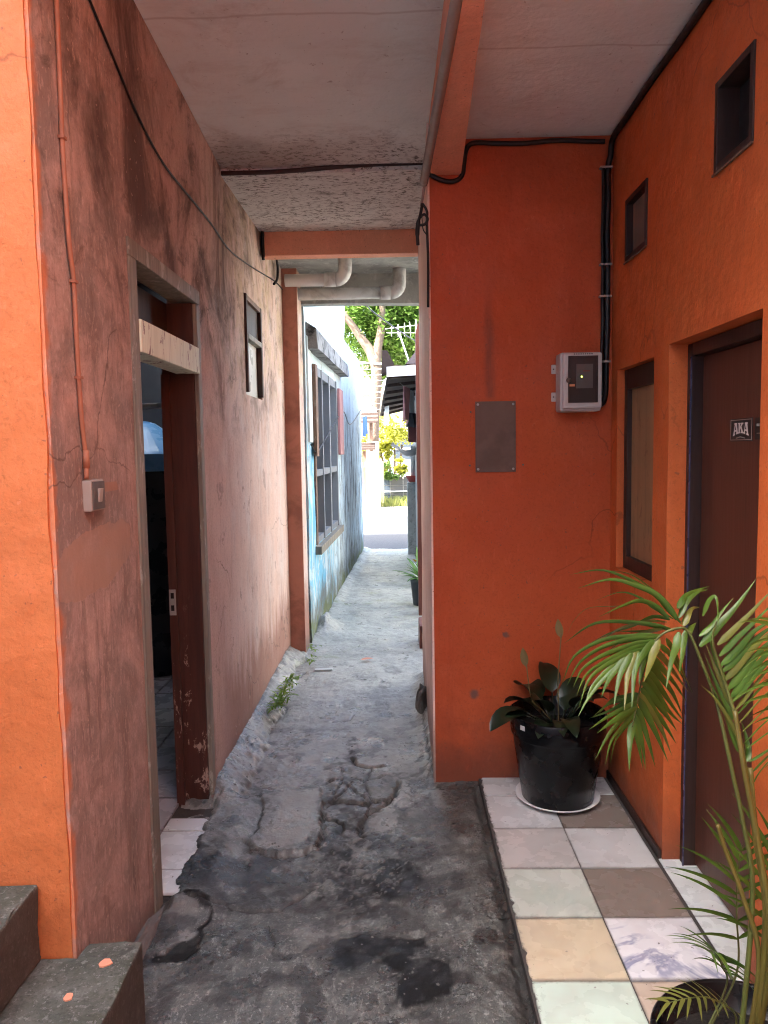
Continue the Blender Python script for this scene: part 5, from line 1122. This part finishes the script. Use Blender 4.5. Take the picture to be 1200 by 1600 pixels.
def bbar(name, ya, yb, za, zb, d0, d1, mat='weathered_brown', par=None):
    return MB().hexa([(bx(ya) + d0, ya, za), (bx(ya) + d1, ya, za), (bx(yb) + d1, yb, za), (bx(yb) + d0, yb, za), (bx(ya) + d0, ya, zb), (bx(ya) + d1, ya, zb), (bx(yb) + d1, yb, zb), (bx(yb) + d0, yb, zb)]).build(name, mat, par or WN, bevel=.003)
for ya, yb in ((6.62, 6.70), (7.16, 7.21), (7.72, 7.80), (8.38, 8.45)): bbar('mullion', ya, yb, WNZ0 + .002, WNZ1 - .002, -.08, .012, 'frame_pale' if ya > 6.7 else 'weathered_brown')
for za, zb in ((WNZ1 - .08, WNZ1 - .003), (1.34, 1.40), (WNZ0 + .003, WNZ0 + .06)):
    for ya, yb in ((6.701, 7.159), (7.211, 7.719), (7.801, 8.379)): bbar('rail', ya, yb, za, zb, -.075, .004, 'frame_pale')
bbar('window_sill', WNY0 - .05, WNY1 + .06, WNZ0 - .075, WNZ0 - .004, -.02, .055, 'grey_timber', BH)
sh = bbar('shutter', 6.50, 6.63, 1.52, 2.30, .014, .045, 'weathered_brown', BH); sh['label'] = 'weathered brown narrow shutter'
sh = bbar('shutter', 8.47, 8.86, 1.52, 2.25, .014, .04, 'pink_shutter', BH); sh['label'] = 'faded pink shutter'
wire('house_wire', [(bx(6.3) + .02, 6.3, 1.62), (bx(6.6) + .03, 6.6, 1.56), (bx(7.4) + .03, 7.4, 1.72), (bx(9) + .02, 9.0, 2.02), (bx(9.9) + .02, 9.9, 1.90), (bx(11.9) + .02, 11.9, 2.2)], .006, 'cable_black', 'thin dark wire strung along the blue wall past its window')
m = MB(); m.box(bx(6.35) - .01, bx(6.35) + .02, 6.25, 6.5, 1.64, 2.5); tag(m.build('render_patch', 'pale_plaster', None, bevel=.01, wob=.01, wsc=5), 'pale raised render strip beside the brown shutter of the blue house', 'render'); 

# ------------------------------------------------------------------ right side of the open alley
GH = thing('grey_house', (.25, 6.2, AZ), 'low grey house with brown timber along the right of the open alley', 'house')
MB().box(.255, 3.2, 8.7, 11.9, -.14, 2.45).build('wall', 'grey_house', GH, sub=3, wob=.008, wsc=3)
TP = MB()
pr = [(.178, 7.25, -.1), (.178, 7.25, 2.62)] + [(.178 + .04 * (1 - math.cos(a)), 7.25, 2.62 + .13 * math.sin(a)) for a in np.linspace(.2, 1.57, 6)] + [(.262, 7.25, 2.75), (.262, 7.25, -.1)]
TP.prism(pr, (0, .16, 0)); tag(TP.build('timber_post', 'red_brown_paint', None, bevel=.004), 'red-brown painted timber post with rounded top at the right alley side', 'post')
# lean-to roof seen from below
RA = Vector((-.10, 8.7, 2.47)); 
LR = thing('tiled_roof', (.2, 9, 2.3), 'dark tiled lean-to roof with white fascia reaching over the alley', 'roof')
def rp3(u, v, w=0):  # u 0..1 across (left to right), v 0..1 near to far
    a = Vector((-.10, 8.6, 2.44)).lerp(Vector((-.30, 13.0, 2.13)), v); b = Vector((1.6, 8.6, 2.52)).lerp(Vector((1.6, 13.0, 2.62)), v); p = a.lerp(b, u); p.z += w; return p
for i in range(13):
    m = MB(); v0, v1 = i / 13, (i + 1.12) / 13; segs = 18
    for k in range(segs):
        u0, u1 = k / segs, (k + 1) / segs; h0 = .012 * math.sin(k * math.pi); 
        w0 = .02 * (k % 2); w1 = .02 * ((k + 1) % 2)
        a, b, c, d = rp3(u0, v0, w0 + .03), rp3(u1, v0, w1 + .03), rp3(u1, v1, w1), rp3(u0, v1, w0)
        m.hexa([a, b, c, d, a + Vector((0, 0, .014)), b + Vector((0, 0, .014)), c + Vector((0, 0, .014)), d + Vector((0, 0, .014))])
    m.build('tile_course', 'roof_under', LR)
for k in range(7): 
    v = (k + .4) / 7; m = MB(); a, b = rp3(0.01, v, -.045), rp3(1, v, -.045); m.hexa([a, b, b + Vector((0, .05, 0)), a + Vector((0, .05, 0)), a + Vector((0, 0, .04)), b + Vector((0, 0, .04)), b + Vector((0, .05, .04)), a + Vector((0, .05, .04))]); m.build('batten', 'dark_timber', LR)
a, b = rp3(-.01, -.012, -.07), rp3(1, -.012, -.07); MB().hexa([a, b, b + Vector((0, .025, 0)), a + Vector((0, .025, 0)), a + Vector((0, 0, .11)), b + Vector((0, 0, .11)), b + Vector((0, .025, .11)), a + Vector((0, .025, .11))]).build('fascia', 'fascia_white', LR)
m = MB(); c = rp3(0, .02); m.prism([(c.x - .07, 8.62, c.z - .02), (c.x + .10, 8.62, c.z + .02), (c.x + .0, 8.62, c.z + .24), (c.x - .06, 8.62, c.z + .24)], (0, .3, 0)); m.build('ridge_end', 'roof_tile', LR)
# upper roof of the grey house behind
m = MB(); m.hexa([(.10, 8.9, 2.55), (4, 8.9, 2.6), (4, 12, 2.6), (.0, 12, 2.5), (.5, 10.2, 3.15), (4, 10.2, 3.2), (4, 11, 3.2), (.5, 11, 3.15)]); tag(m.build('house_roof', 'roof_tile', None), 'brown pitched roof of the grey house above the white fascia', 'roof')
# pillar with a red bowl on top
c = onY(643, 862, 11.6)
m = MB(); m.box(.13, .34, 11.5, 11.72, -.12, 1.07); tag(m.build('gate_pillar', 'pillar_concrete', None, bevel=.012, wob=.006, wsc=4), 'speckled grey concrete gate pillar at the alley mouth', 'pillar')
tag(MB().lathe((.235, 11.6, 0), [(.001, 1.075), (.08, 1.075), (.135, 1.16), (.145, 1.17), (.13, 1.17), (.07, 1.10), (.001, 1.09)], 24).build('red_bowl', 'red_plastic', None, smooth=True), 'red plastic bowl standing on top of the grey gate pillar', 'bowl')
m = MB(); m.tube([(.24, 11.6, 1.10), (.235, 11.6, 1.62)], .05, 10); tag(m.build('thin_post', 'grey_house', None, smooth=True), 'pale thin post rising from the red bowl to the tarp', 'post')
m = MB(); n = 8
for i in range(n):
    for j in range(n):
        f = lambda a, b: (-.06 + .42 * a + .08 * (b - .5), 10.4 + 1.0 * b, 1.62 + .14 * a * 0 - .11 * math.sin(math.pi * a) + .05 * math.sin(5 * b + 3 * a))
        m.quad(f(i / n, j / n), f((i + 1) / n, j / n), f((i + 1) / n, (j + 1) / n), f(i / n, (j + 1) / n))
tag(m.build('tarpaulin', 'tarp_grey', None, smooth=True), 'sagging grey tarpaulin slung over the gate pillar', 'tarpaulin')
RB = thing('wall_cabinet', (.2, 9.6, 1.66), 'dark red wall cabinet under the washing on the right', 'cabinet')
MB().box(.135, .40, 9.4, 9.9, 1.655, 1.86).build('carcass', 'dark_red_box', RB, bevel=.006); MB().box(.128, .1335, 9.42, 9.88, 1.675, 1.84).build('front', 'dark_red_box', RB, bevel=.002); MB().box(.118, .40, 9.36, 9.94, 1.8605, 1.88).build('top_board', 'roof_under', RB, bevel=.002)
# washing on a line
wire('washing_line', [(.02, 9.2, 2.37), (.10, 9.5, 2.33), (.16, 10.2, 2.33), (.10, 11, 2.36)], .004, 'cable_black', 'washing line under the lean-to roof on the right', 'line')
def cloth(name, mat, top0, top1, drop, label, seed, cat='laundry', taper=.9):
    a, b = Vector(top0), Vector(top1); n = 10; m = MB(); r = random.Random(seed); ph = r.uniform(0, 6)
    ax = (b - a).normalized(); nr = Vector((-ax.y, ax.x, 0))
    def f(i, j):
        u, v = i / n, j / n; p = a.lerp(b, .5 + (u - .5) * (1 - (1 - taper) * v)); p = p + Vector((0, 0, -drop * v * (1 - .06 * math.sin(6 * u + ph)))) + nr * (.03 * v * math.sin(9 * u + ph) + .012 * math.sin(17 * u)); return p
    for i in range(n):
        for j in range(n): m.quad(f(i, j), f(i + 1, j), f(i + 1, j + 1), f(i, j + 1))
    o = m.build(name, mat, None, smooth=True); return tag(o, label, cat, 'washing hung along the alley')
cloth('hanging_shirt', 'cloth_pink', (.075, 9.25, 2.33), (.15, 9.55, 2.32), .42, 'pink shirt hanging under the lean-to roof', 2)
cloth('hanging_shirt', 'cloth_white', (.13, 9.62, 2.32), (.20, 9.95, 2.32), .50, 'white shirt hanging beside the pink shirt', 3)
cloth('hanging_cloth', 'cloth_dark', (.14, 9.15, 2.0), (.24, 9.35, 2.0), .17, 'dark crumpled cloth on the wall cabinet', 4)
cloth('hanging_cloth', 'cloth_white', tuple(onY(608, 584, 11.5)), tuple(onY(597, 600, 12.6)), .70, 'long white cloth draped from the end of the drying rack', 5, taper=.5)
# drying rack of pale rods across the alley mouth
DRK = thing('drying_rack', (-.4, 12.3, 2.4), 'pale rods of a drying rack fixed high on the blue house corner', 'drying rack')
for k in range(9):
    y = 567 + k * 9; m = MB(); m.tube([onY(559, y + 2, 11.6 + .12 * k), onY(606 - k * .8, y, 11.6 + .12 * k)], .004, 6); m.build('rod', 'white_paint', DRK, smooth=True)
for x, y2 in ((566, 640), (582, 640)):
    m = MB(); m.tube([onY(x, 565, 11.58), onY(x, y2, 12.6)], .009, 6); m.build('arm', 'white_paint', DRK, smooth=True)
m = MB(); m.tube([onY(560, 566, 11.6), onY(608, 570, 11.6)], .012, 6); m.build('end_bar', 'white_paint', DRK, smooth=True)
# potted plant near the right side
QP = onZ(648, 946, AZ)
PB = thing('planter_bag', (.20, 7.75, AZ), 'grey planter tub at the right side of the alley path', 'planter')
MB().lathe((.235, 7.75, 0), [(.001, AZ + .004), (.10, AZ + .004), (.105, .0), (.125, .20), (.13, .24), (.122, .245), (.115, .20), (.001, .19)], 24).build('tub', 'planter_grey', PB, smooth=True)
PGt = thing('leafy_plant', (.235, 7.75, .2), 'strap-leaved green plant with a yellow bloom in the grey planter', 'plant')
rl = random.Random(8)
for k in range(13):
    a = rl.uniform(1.6, 4.6); e = rl.uniform(.5, 1.35); m = MB()
    leaf_strip(m, (.225 + rl.gauss(0, .02), 7.75 + rl.gauss(0, .03), .2), (math.cos(a) * math.cos(e), math.sin(a) * math.cos(e), math.sin(e)), (0, 0, 1), rl.uniform(.22, .42), .045, .8, 7, .2, oval); m.build('leaf', 'pot_leaf', PGt, smooth=True)
m = MB(); leaf_strip(m, (.16, 7.7, .42), (-.3, -.3, .5), (0, 0, 1), .06, .05, .5, 4, .2, oval); m.build('flower', 'flower_yellow', PGt)
m = MB(); m.box(.17, .50, 8.6, 9.1, -.1, .20); tag(m.build('white_block', 'white_paint', None, bevel=.01), 'low white painted block behind the grey planter', 'block')
m = MB(); m.box(.15, .30, 6.0, 6.35, -.1, .16); tag(m.build('brick_block', 'red_brown_paint', None, bevel=.01, wob=.006), 'low red-brown block on the ground by the right alley side', 'block')

# ------------------------------------------------------------------ across the road
def leaves(center, rad, n, size, seed, clumps=14, squash=(1, 1, 1)):
    r = random.Random(seed); m = MB(); cl = []
    for k in range(clumps):
        d = Vector((r.gauss(0, 1), r.gauss(0, 1), r.gauss(0, 1))).normalized() * r.uniform(.35, 1) ** .6
        cl.append((Vector(center) + Vector((d.x * rad * squash[0], d.y * rad * squash[1], d.z * rad * squash[2])), rad * r.uniform(.22, .42)))
    for k in range(n):
        c, cr = cl[r.randrange(clumps)]; d = Vector((r.gauss(0, .5), r.gauss(0, .5), r.gauss(0, .4))); p = c + d * cr
        a = r.uniform(0, 6.28); e = r.gauss(0, .5); u = Vector((math.cos(a) * math.cos(e), math.sin(a) * math.cos(e), math.sin(e))); w = u.cross(Vector((r.gauss(0, .4), r.gauss(0, .4), 1))).normalized(); s = size * r.uniform(.6, 1.2)
        i = len(m.v); m.v += [p - u * s, p + w * s * .42, p + u * s, p - w * s * .42]; m.f.append((i, i + 1, i + 2, i + 3))
    return m
def fast(mb, name, mat, parent=None):
    o = off_of(parent); me = bpy.data.meshes.new(name); me.from_pydata([tuple(q - o) for q in mb.v], [], mb.f); me.materials.append(M[mat]); ob = bpy.data.objects.new(name, me); COL.objects.link(ob); ob.parent = parent; return ob
TY = 20.2
tb = onY(583, 800, TY)
TR = thing('shade_tree', (tb.x, TY, 0), 'tall forked tree with light green crown across the road', 'tree')
m = MB(); m.tube(smooth_path([(tb.x + .02, TY, -.1), onY(582, 745, TY), onY(583, 690, TY)], 5), [.20 - .004 * k for k in range(11)], 12); m.build('sunlit_trunk', 'bark_sunlit', TR, smooth=True)
m = MB(); m.tube(smooth_path([onY(583, 692, TY), onY(585, 640, TY), onY(588, 590, TY), onY(586, 556, TY)], 5), [.15 - .001 * k for k in range(16)], 12); m.build('trunk', 'bark', TR, smooth=True)
m = MB(); m.tube(smooth_path([onY(588, 572, TY), onY(578, 548, TY), onY(564, 528, TY), onY(548, 505, TY), onY(520, 470, TY)], 5), [.15 - .004 * k for k in range(21)], 10); m.build('limb', 'bark', TR, smooth=True)
m = MB(); m.tube(smooth_path([onY(588, 575, TY), onY(590, 545, TY), onY(596, 512, TY), onY(598, 470, TY), onY(604, 420, TY)], 5), [.13 - .003 * k for k in range(21)], 10); m.build('limb', 'bark', TR, smooth=True)
m = MB(); m.tube(smooth_path([onY(592, 530, TY), onY(606, 505, TY + .3), onY(630, 480, TY + .4)], 5), [.06 - .003 * k for k in range(11)], 8); m.build('limb', 'bark', TR, smooth=True)
for cx, cy, rad, n, dy in ((620, 500, 1.2, 4500, 1.0), (590, 480, 1.2, 3500, .9), (655, 520, 1.1, 3200, 1.1), (590, 520, 1.5, 4200, 2.2), (640, 510, 1.5, 4200, 2.4), (560, 505, 1.3, 2600, 1.2), (600, 495, 1.3, 2400, 1.5), (650, 480, 1.4, 1800, 1.6), (620, 545, 1.0, 2200, 1.2), (565, 545, .9, 1500, 1.4), (650, 550, .9, 1100, 1.6), (600, 430, 1.8, 2600, .3), (520, 440, 1.6, 1600, 0), (690, 500, 1.2, 1200, .6), (618, 582, .7, 900, 1.6)):
    c = onY(cx, cy, TY + dy); fast(leaves(c, rad, n, .085, cx + cy, 22, (1, 1, .8)), 'crown', 'tree_leaf', TR)
# yellow-green bush, hanging plant, planter wall with tiles and rails
bc = onY(608, 675, 21.5)
BU = thing('croton_bush', (bc.x, 21.5, 0), 'sunlit yellow-green bush in front of the house across the road', 'bush')
fast(leaves(bc, .75, 1500, .085, 77, 16, (1, .8, .65)), 'foliage', 'bush_leaf', BU); fast(leaves(onY(600, 715, 21.5), .45, 800, .08, 78, 10, (.6, .8, 1.2)), 'foliage', 'bush_leaf', BU)
m = MB()
for k in range(4): m.tube(smooth_path([(bc.x + .06 * k - .1, 21.5, -.05), (bc.x - .1 + .12 * k, 21.5, .8), (bc.x - .3 + .22 * k, 21.5, 1.7)], 4), .03, 6)
m.build('branches', 'bark', BU, smooth=True)
PW = thing('boundary_wall', (0, 21, 0), 'low grey tiled boundary wall with white rails across the road', 'wall')
w0, w1 = onY(592, 795, 21.0), onY(640, 745, 21.0)
MB().box(w0.x - .05, 2.6, 21.0, 21.2, -.05, w1.z - .05).build('core', 'far_wall', PW)
tw = .36
for i in range(5):
    for j in range(3):
        x0 = w0.x - .04 + i * tw; z0 = .10 + j * .24
        o = MB().box(x0 + .006, x0 + tw - .006, 20.975, 20.998, z0 + .006, z0 + .234).build('tile', 'slate_blue' if i == 0 else 'tile_wall_grey', PW)
for py in (768, 781): 
    z = onY(610, py, 20.9).z; m = MB(); m.tube([(w0.x - .05, 20.93, z), (2.5, 20.93, z)], .016, 8); m.build('rail', 'white_paint', PW, smooth=True)
HP = thing('trailing_plant', (-.05, 20.9, w1.z), 'green trailing plant spilling over the boundary wall', 'plant')
fast(leaves(onY(612, 733, 20.85), .34, 900, .06, 91, 12, (1.1, .5, .7)), 'foliage', 'hang_leaf', HP); fast(leaves(onY(628, 726, 20.85), .26, 600, .06, 92, 9, (1.1, .5, .7)), 'foliage', 'bush_leaf', HP)
r = random.Random(4); m = MB()
for k in range(420):
    b = Vector((r.uniform(-.62, .6), r.uniform(20.4, 20.9), .03)); a = r.uniform(0, 6.28); leaf_strip(m, b, (math.cos(a) * .4, math.sin(a) * .4, 1), (0, 1, .1), r.uniform(.15, .38), .025, .6, 3, .1)
o = fast(m, 'grass', 'grass_blade'); o['kind'] = 'stuff'; o['label'] = 'pale green grass tufts along the foot of the boundary wall'
m = MB(); yw = onY(596, 800, 20.6); m.box(yw.x - .10, yw.x + .08, 20.5, 20.75, -.05, 1.25); tag(m.build('gate_post', 'yellow_wall', None, bevel=.02), 'sunlit yellow gate post beside the pale tree trunk', 'post')
# house across the road
FH = thing('far_house', (0, 26, 0), 'pale house with dark window across the road behind the bush', 'house')
MB().box(-6, 7, 26, 30, -.1, 3.4).build('wall', 'far_wall', FH)
wa, wb = onY(615, 685, 25.96), onY(632, 718, 25.96); fw = MB().box(wa.x, wb.x + .5, 25.93, 25.985, wb.z, wa.z).build('window', 'slate_blue', FH)
MB().box(wa.x - .05, wb.x + .5, 25.9, 25.97, wa.z + .002, wa.z + .10).build('window_frame', 'white_paint', fw); MB().box(wa.x - .05, wb.x + .5, 25.9, 25.97, (wa.z + wb.z) / 2 - .03, (wa.z + wb.z) / 2 + .03).build('window_frame', 'white_paint', fw)
MB().prism([(-7, 25.4, 3.3), (8, 25.4, 3.3), (7, 28, 4.9), (-6, 28, 4.9)], (0, .1, .08)).build('roof', 'roof_tile', FH)
c = onY(611, 690, 23); m = MB(); m.hexa([(c.x - .22, 22.9, -.05), (c.x + .16, 22.9, -.05), (c.x + .16, 23.3, -.05), (c.x - .22, 23.3, -.05), (c.x - .02, 23, 2.25), (c.x + .06, 23, 2.25), (c.x + .06, 23.1, 2.25), (c.x - .02, 23.1, 2.25)]); tag(m.build('covered_stand', 'pale_blue_roof', None, bevel=.02), 'pale blue pointed covered stand behind the boundary wall', 'cover')
# small stall with tiled canopies at the left
SL = thing('roadside_stall', (-.9, 18.9, 0), 'small roadside stall with two dark tiled canopies beside the tree', 'stall')
for (x0, y0_, x1_, y1_) in ((556, 643, 591, 661), (556, 692, 587, 703)):
    a, b = onY(x0, y0_, 19.2), onY(x1_, y1_, 19.2)
    for q in range(3):
        z1 = a.z + (b.z - a.z) * q / 3; z2 = a.z + (b.z - a.z) * (q + 1) / 3
        MB().hexa([(a.x, 19.2 - .12 * (q + 1), z2), (b.x, 19.2 - .12 * (q + 1), z2), (b.x, 19.2 - .12 * q, z2), (a.x, 19.2 - .12 * q, z2), (a.x, 19.2 - .12 * (q + 1), z2 + .05), (b.x, 19.2 - .12 * (q + 1), z2 + .05), (b.x, 19.2 - .12 * q, z1), (a.x, 19.2 - .12 * q, z1)]).build('roof_course', 'roof_tile', SL)
for px, z0, z1 in ((580, 660, 705), (569, 705, 716)):
    a, b = onY(px - 3, z0, 19.3), onY(px + 3, z1, 19.3); MB().box(a.x, b.x, 19.25, 19.35, b.z if px == 580 else -.05, a.z).build('post', 'weathered_brown', SL)
a, b = onY(556, 640, 19.25), onY(588, 645, 19.25); MB().box(a.x, b.x, 19.1, 19.25, b.z - .02, a.z + .03).build('fascia', 'white_paint', SL)
cloth('hanging_cloth', 'cloth_blue', tuple(onY(567, 652, 13.0)), tuple(onY(572, 650, 13.2)), .32, 'blue cloth hanging at the far corner of the blue house', 9)
for i, (px, py) in enumerate(((573, 690), (572, 712))): 
    c = onY(px, py, 21); cc = thing('shrub', (c.x, 21, 0), ('green shrub glimpsed above the lower stall canopy', 'green shrub glimpsed below the lower stall canopy')[i], 'shrub', 'shrubs behind the stall'); fast(leaves(c, .35, 350, .07, 60 + i, 8), 'foliage', 'bush_leaf', cc)
# antenna and overhead cable
AN = thing('tv_antenna', (.2, 12.5, 2.9), 'white television antenna on a leaning mast above the roofs', 'antenna')
for A, B, r_ in (((646, 585), (624, 521), .020), ((602, 514), (652, 508), .010), ((604, 520), (655, 520), .008), ((650, 590), (650, 500), .018), ((612, 508), (612, 526), .006), ((622, 507), (622, 527), .006), ((632, 505), (632, 526), .006), ((640, 503), (642, 526), .006)):
    m = MB(); m.tube([onY(A[0], A[1], 12.5), onY(B[0], B[1], 12.5)], r_ * .55, 8); m.build('mast' if r_ > .015 else 'rod', 'white_paint', AN, smooth=True)
wire('overhead_cable', [onY(560, 460, 9), onY(577, 482, 9.5), onY(600, 500, 10), onY(625, 518, 10.6), onY(650, 533, 11.2), onY(690, 548, 12)], .009, 'cable_black', 'black overhead cable crossing above the open alley')

# ------------------------------------------------------------------ unseen blocks, added to shade the yard and bounce sunlight
NB = thing('left_sun_block', (-6, -2, 0), 'unseen tall block added left of the yard to keep the sun out', 'house')
MB().box(-9, -2.45, -2.1, 1.86, -.14, 7.4).build('wall', 'pale_plaster', NB)  # added block, keeps direct sun off the yard
m = MB(); m.box(-9, -1.02, 2.03, 4.5, 3.02, 3.9); m.build('upper_block', 'pale_plaster', NB)
NB2 = thing('right_yard_block', (4, -3, 0), 'unseen tall block added right of the yard to limit its light', 'house')
MB().box(1.62, 9, -2.1, .15, -.14, 6.3).build('wall', 'pale_plaster', NB2)  # added block, narrows the sky over the yard
NB3 = thing('rear_sky_block', (0, -8, 0), 'unseen block added behind the viewpoint to cut the sky light', 'house')
MB().box(-9, 9, -12, -2.2, -.14, 5.5).build('wall', 'pale_plaster', NB3)  # added block, cuts low sky light from behind the camera
YH = thing('bounce_block', (5, 8, 0), 'unseen pale block added right of the open alley to bounce sunlight in', 'house')
MB().box(4.6, 9, 3.2, 11.9, -.14, 4.6).build('wall', 'far_wall', YH)  # added block, throws sunlight back onto the left alley wall
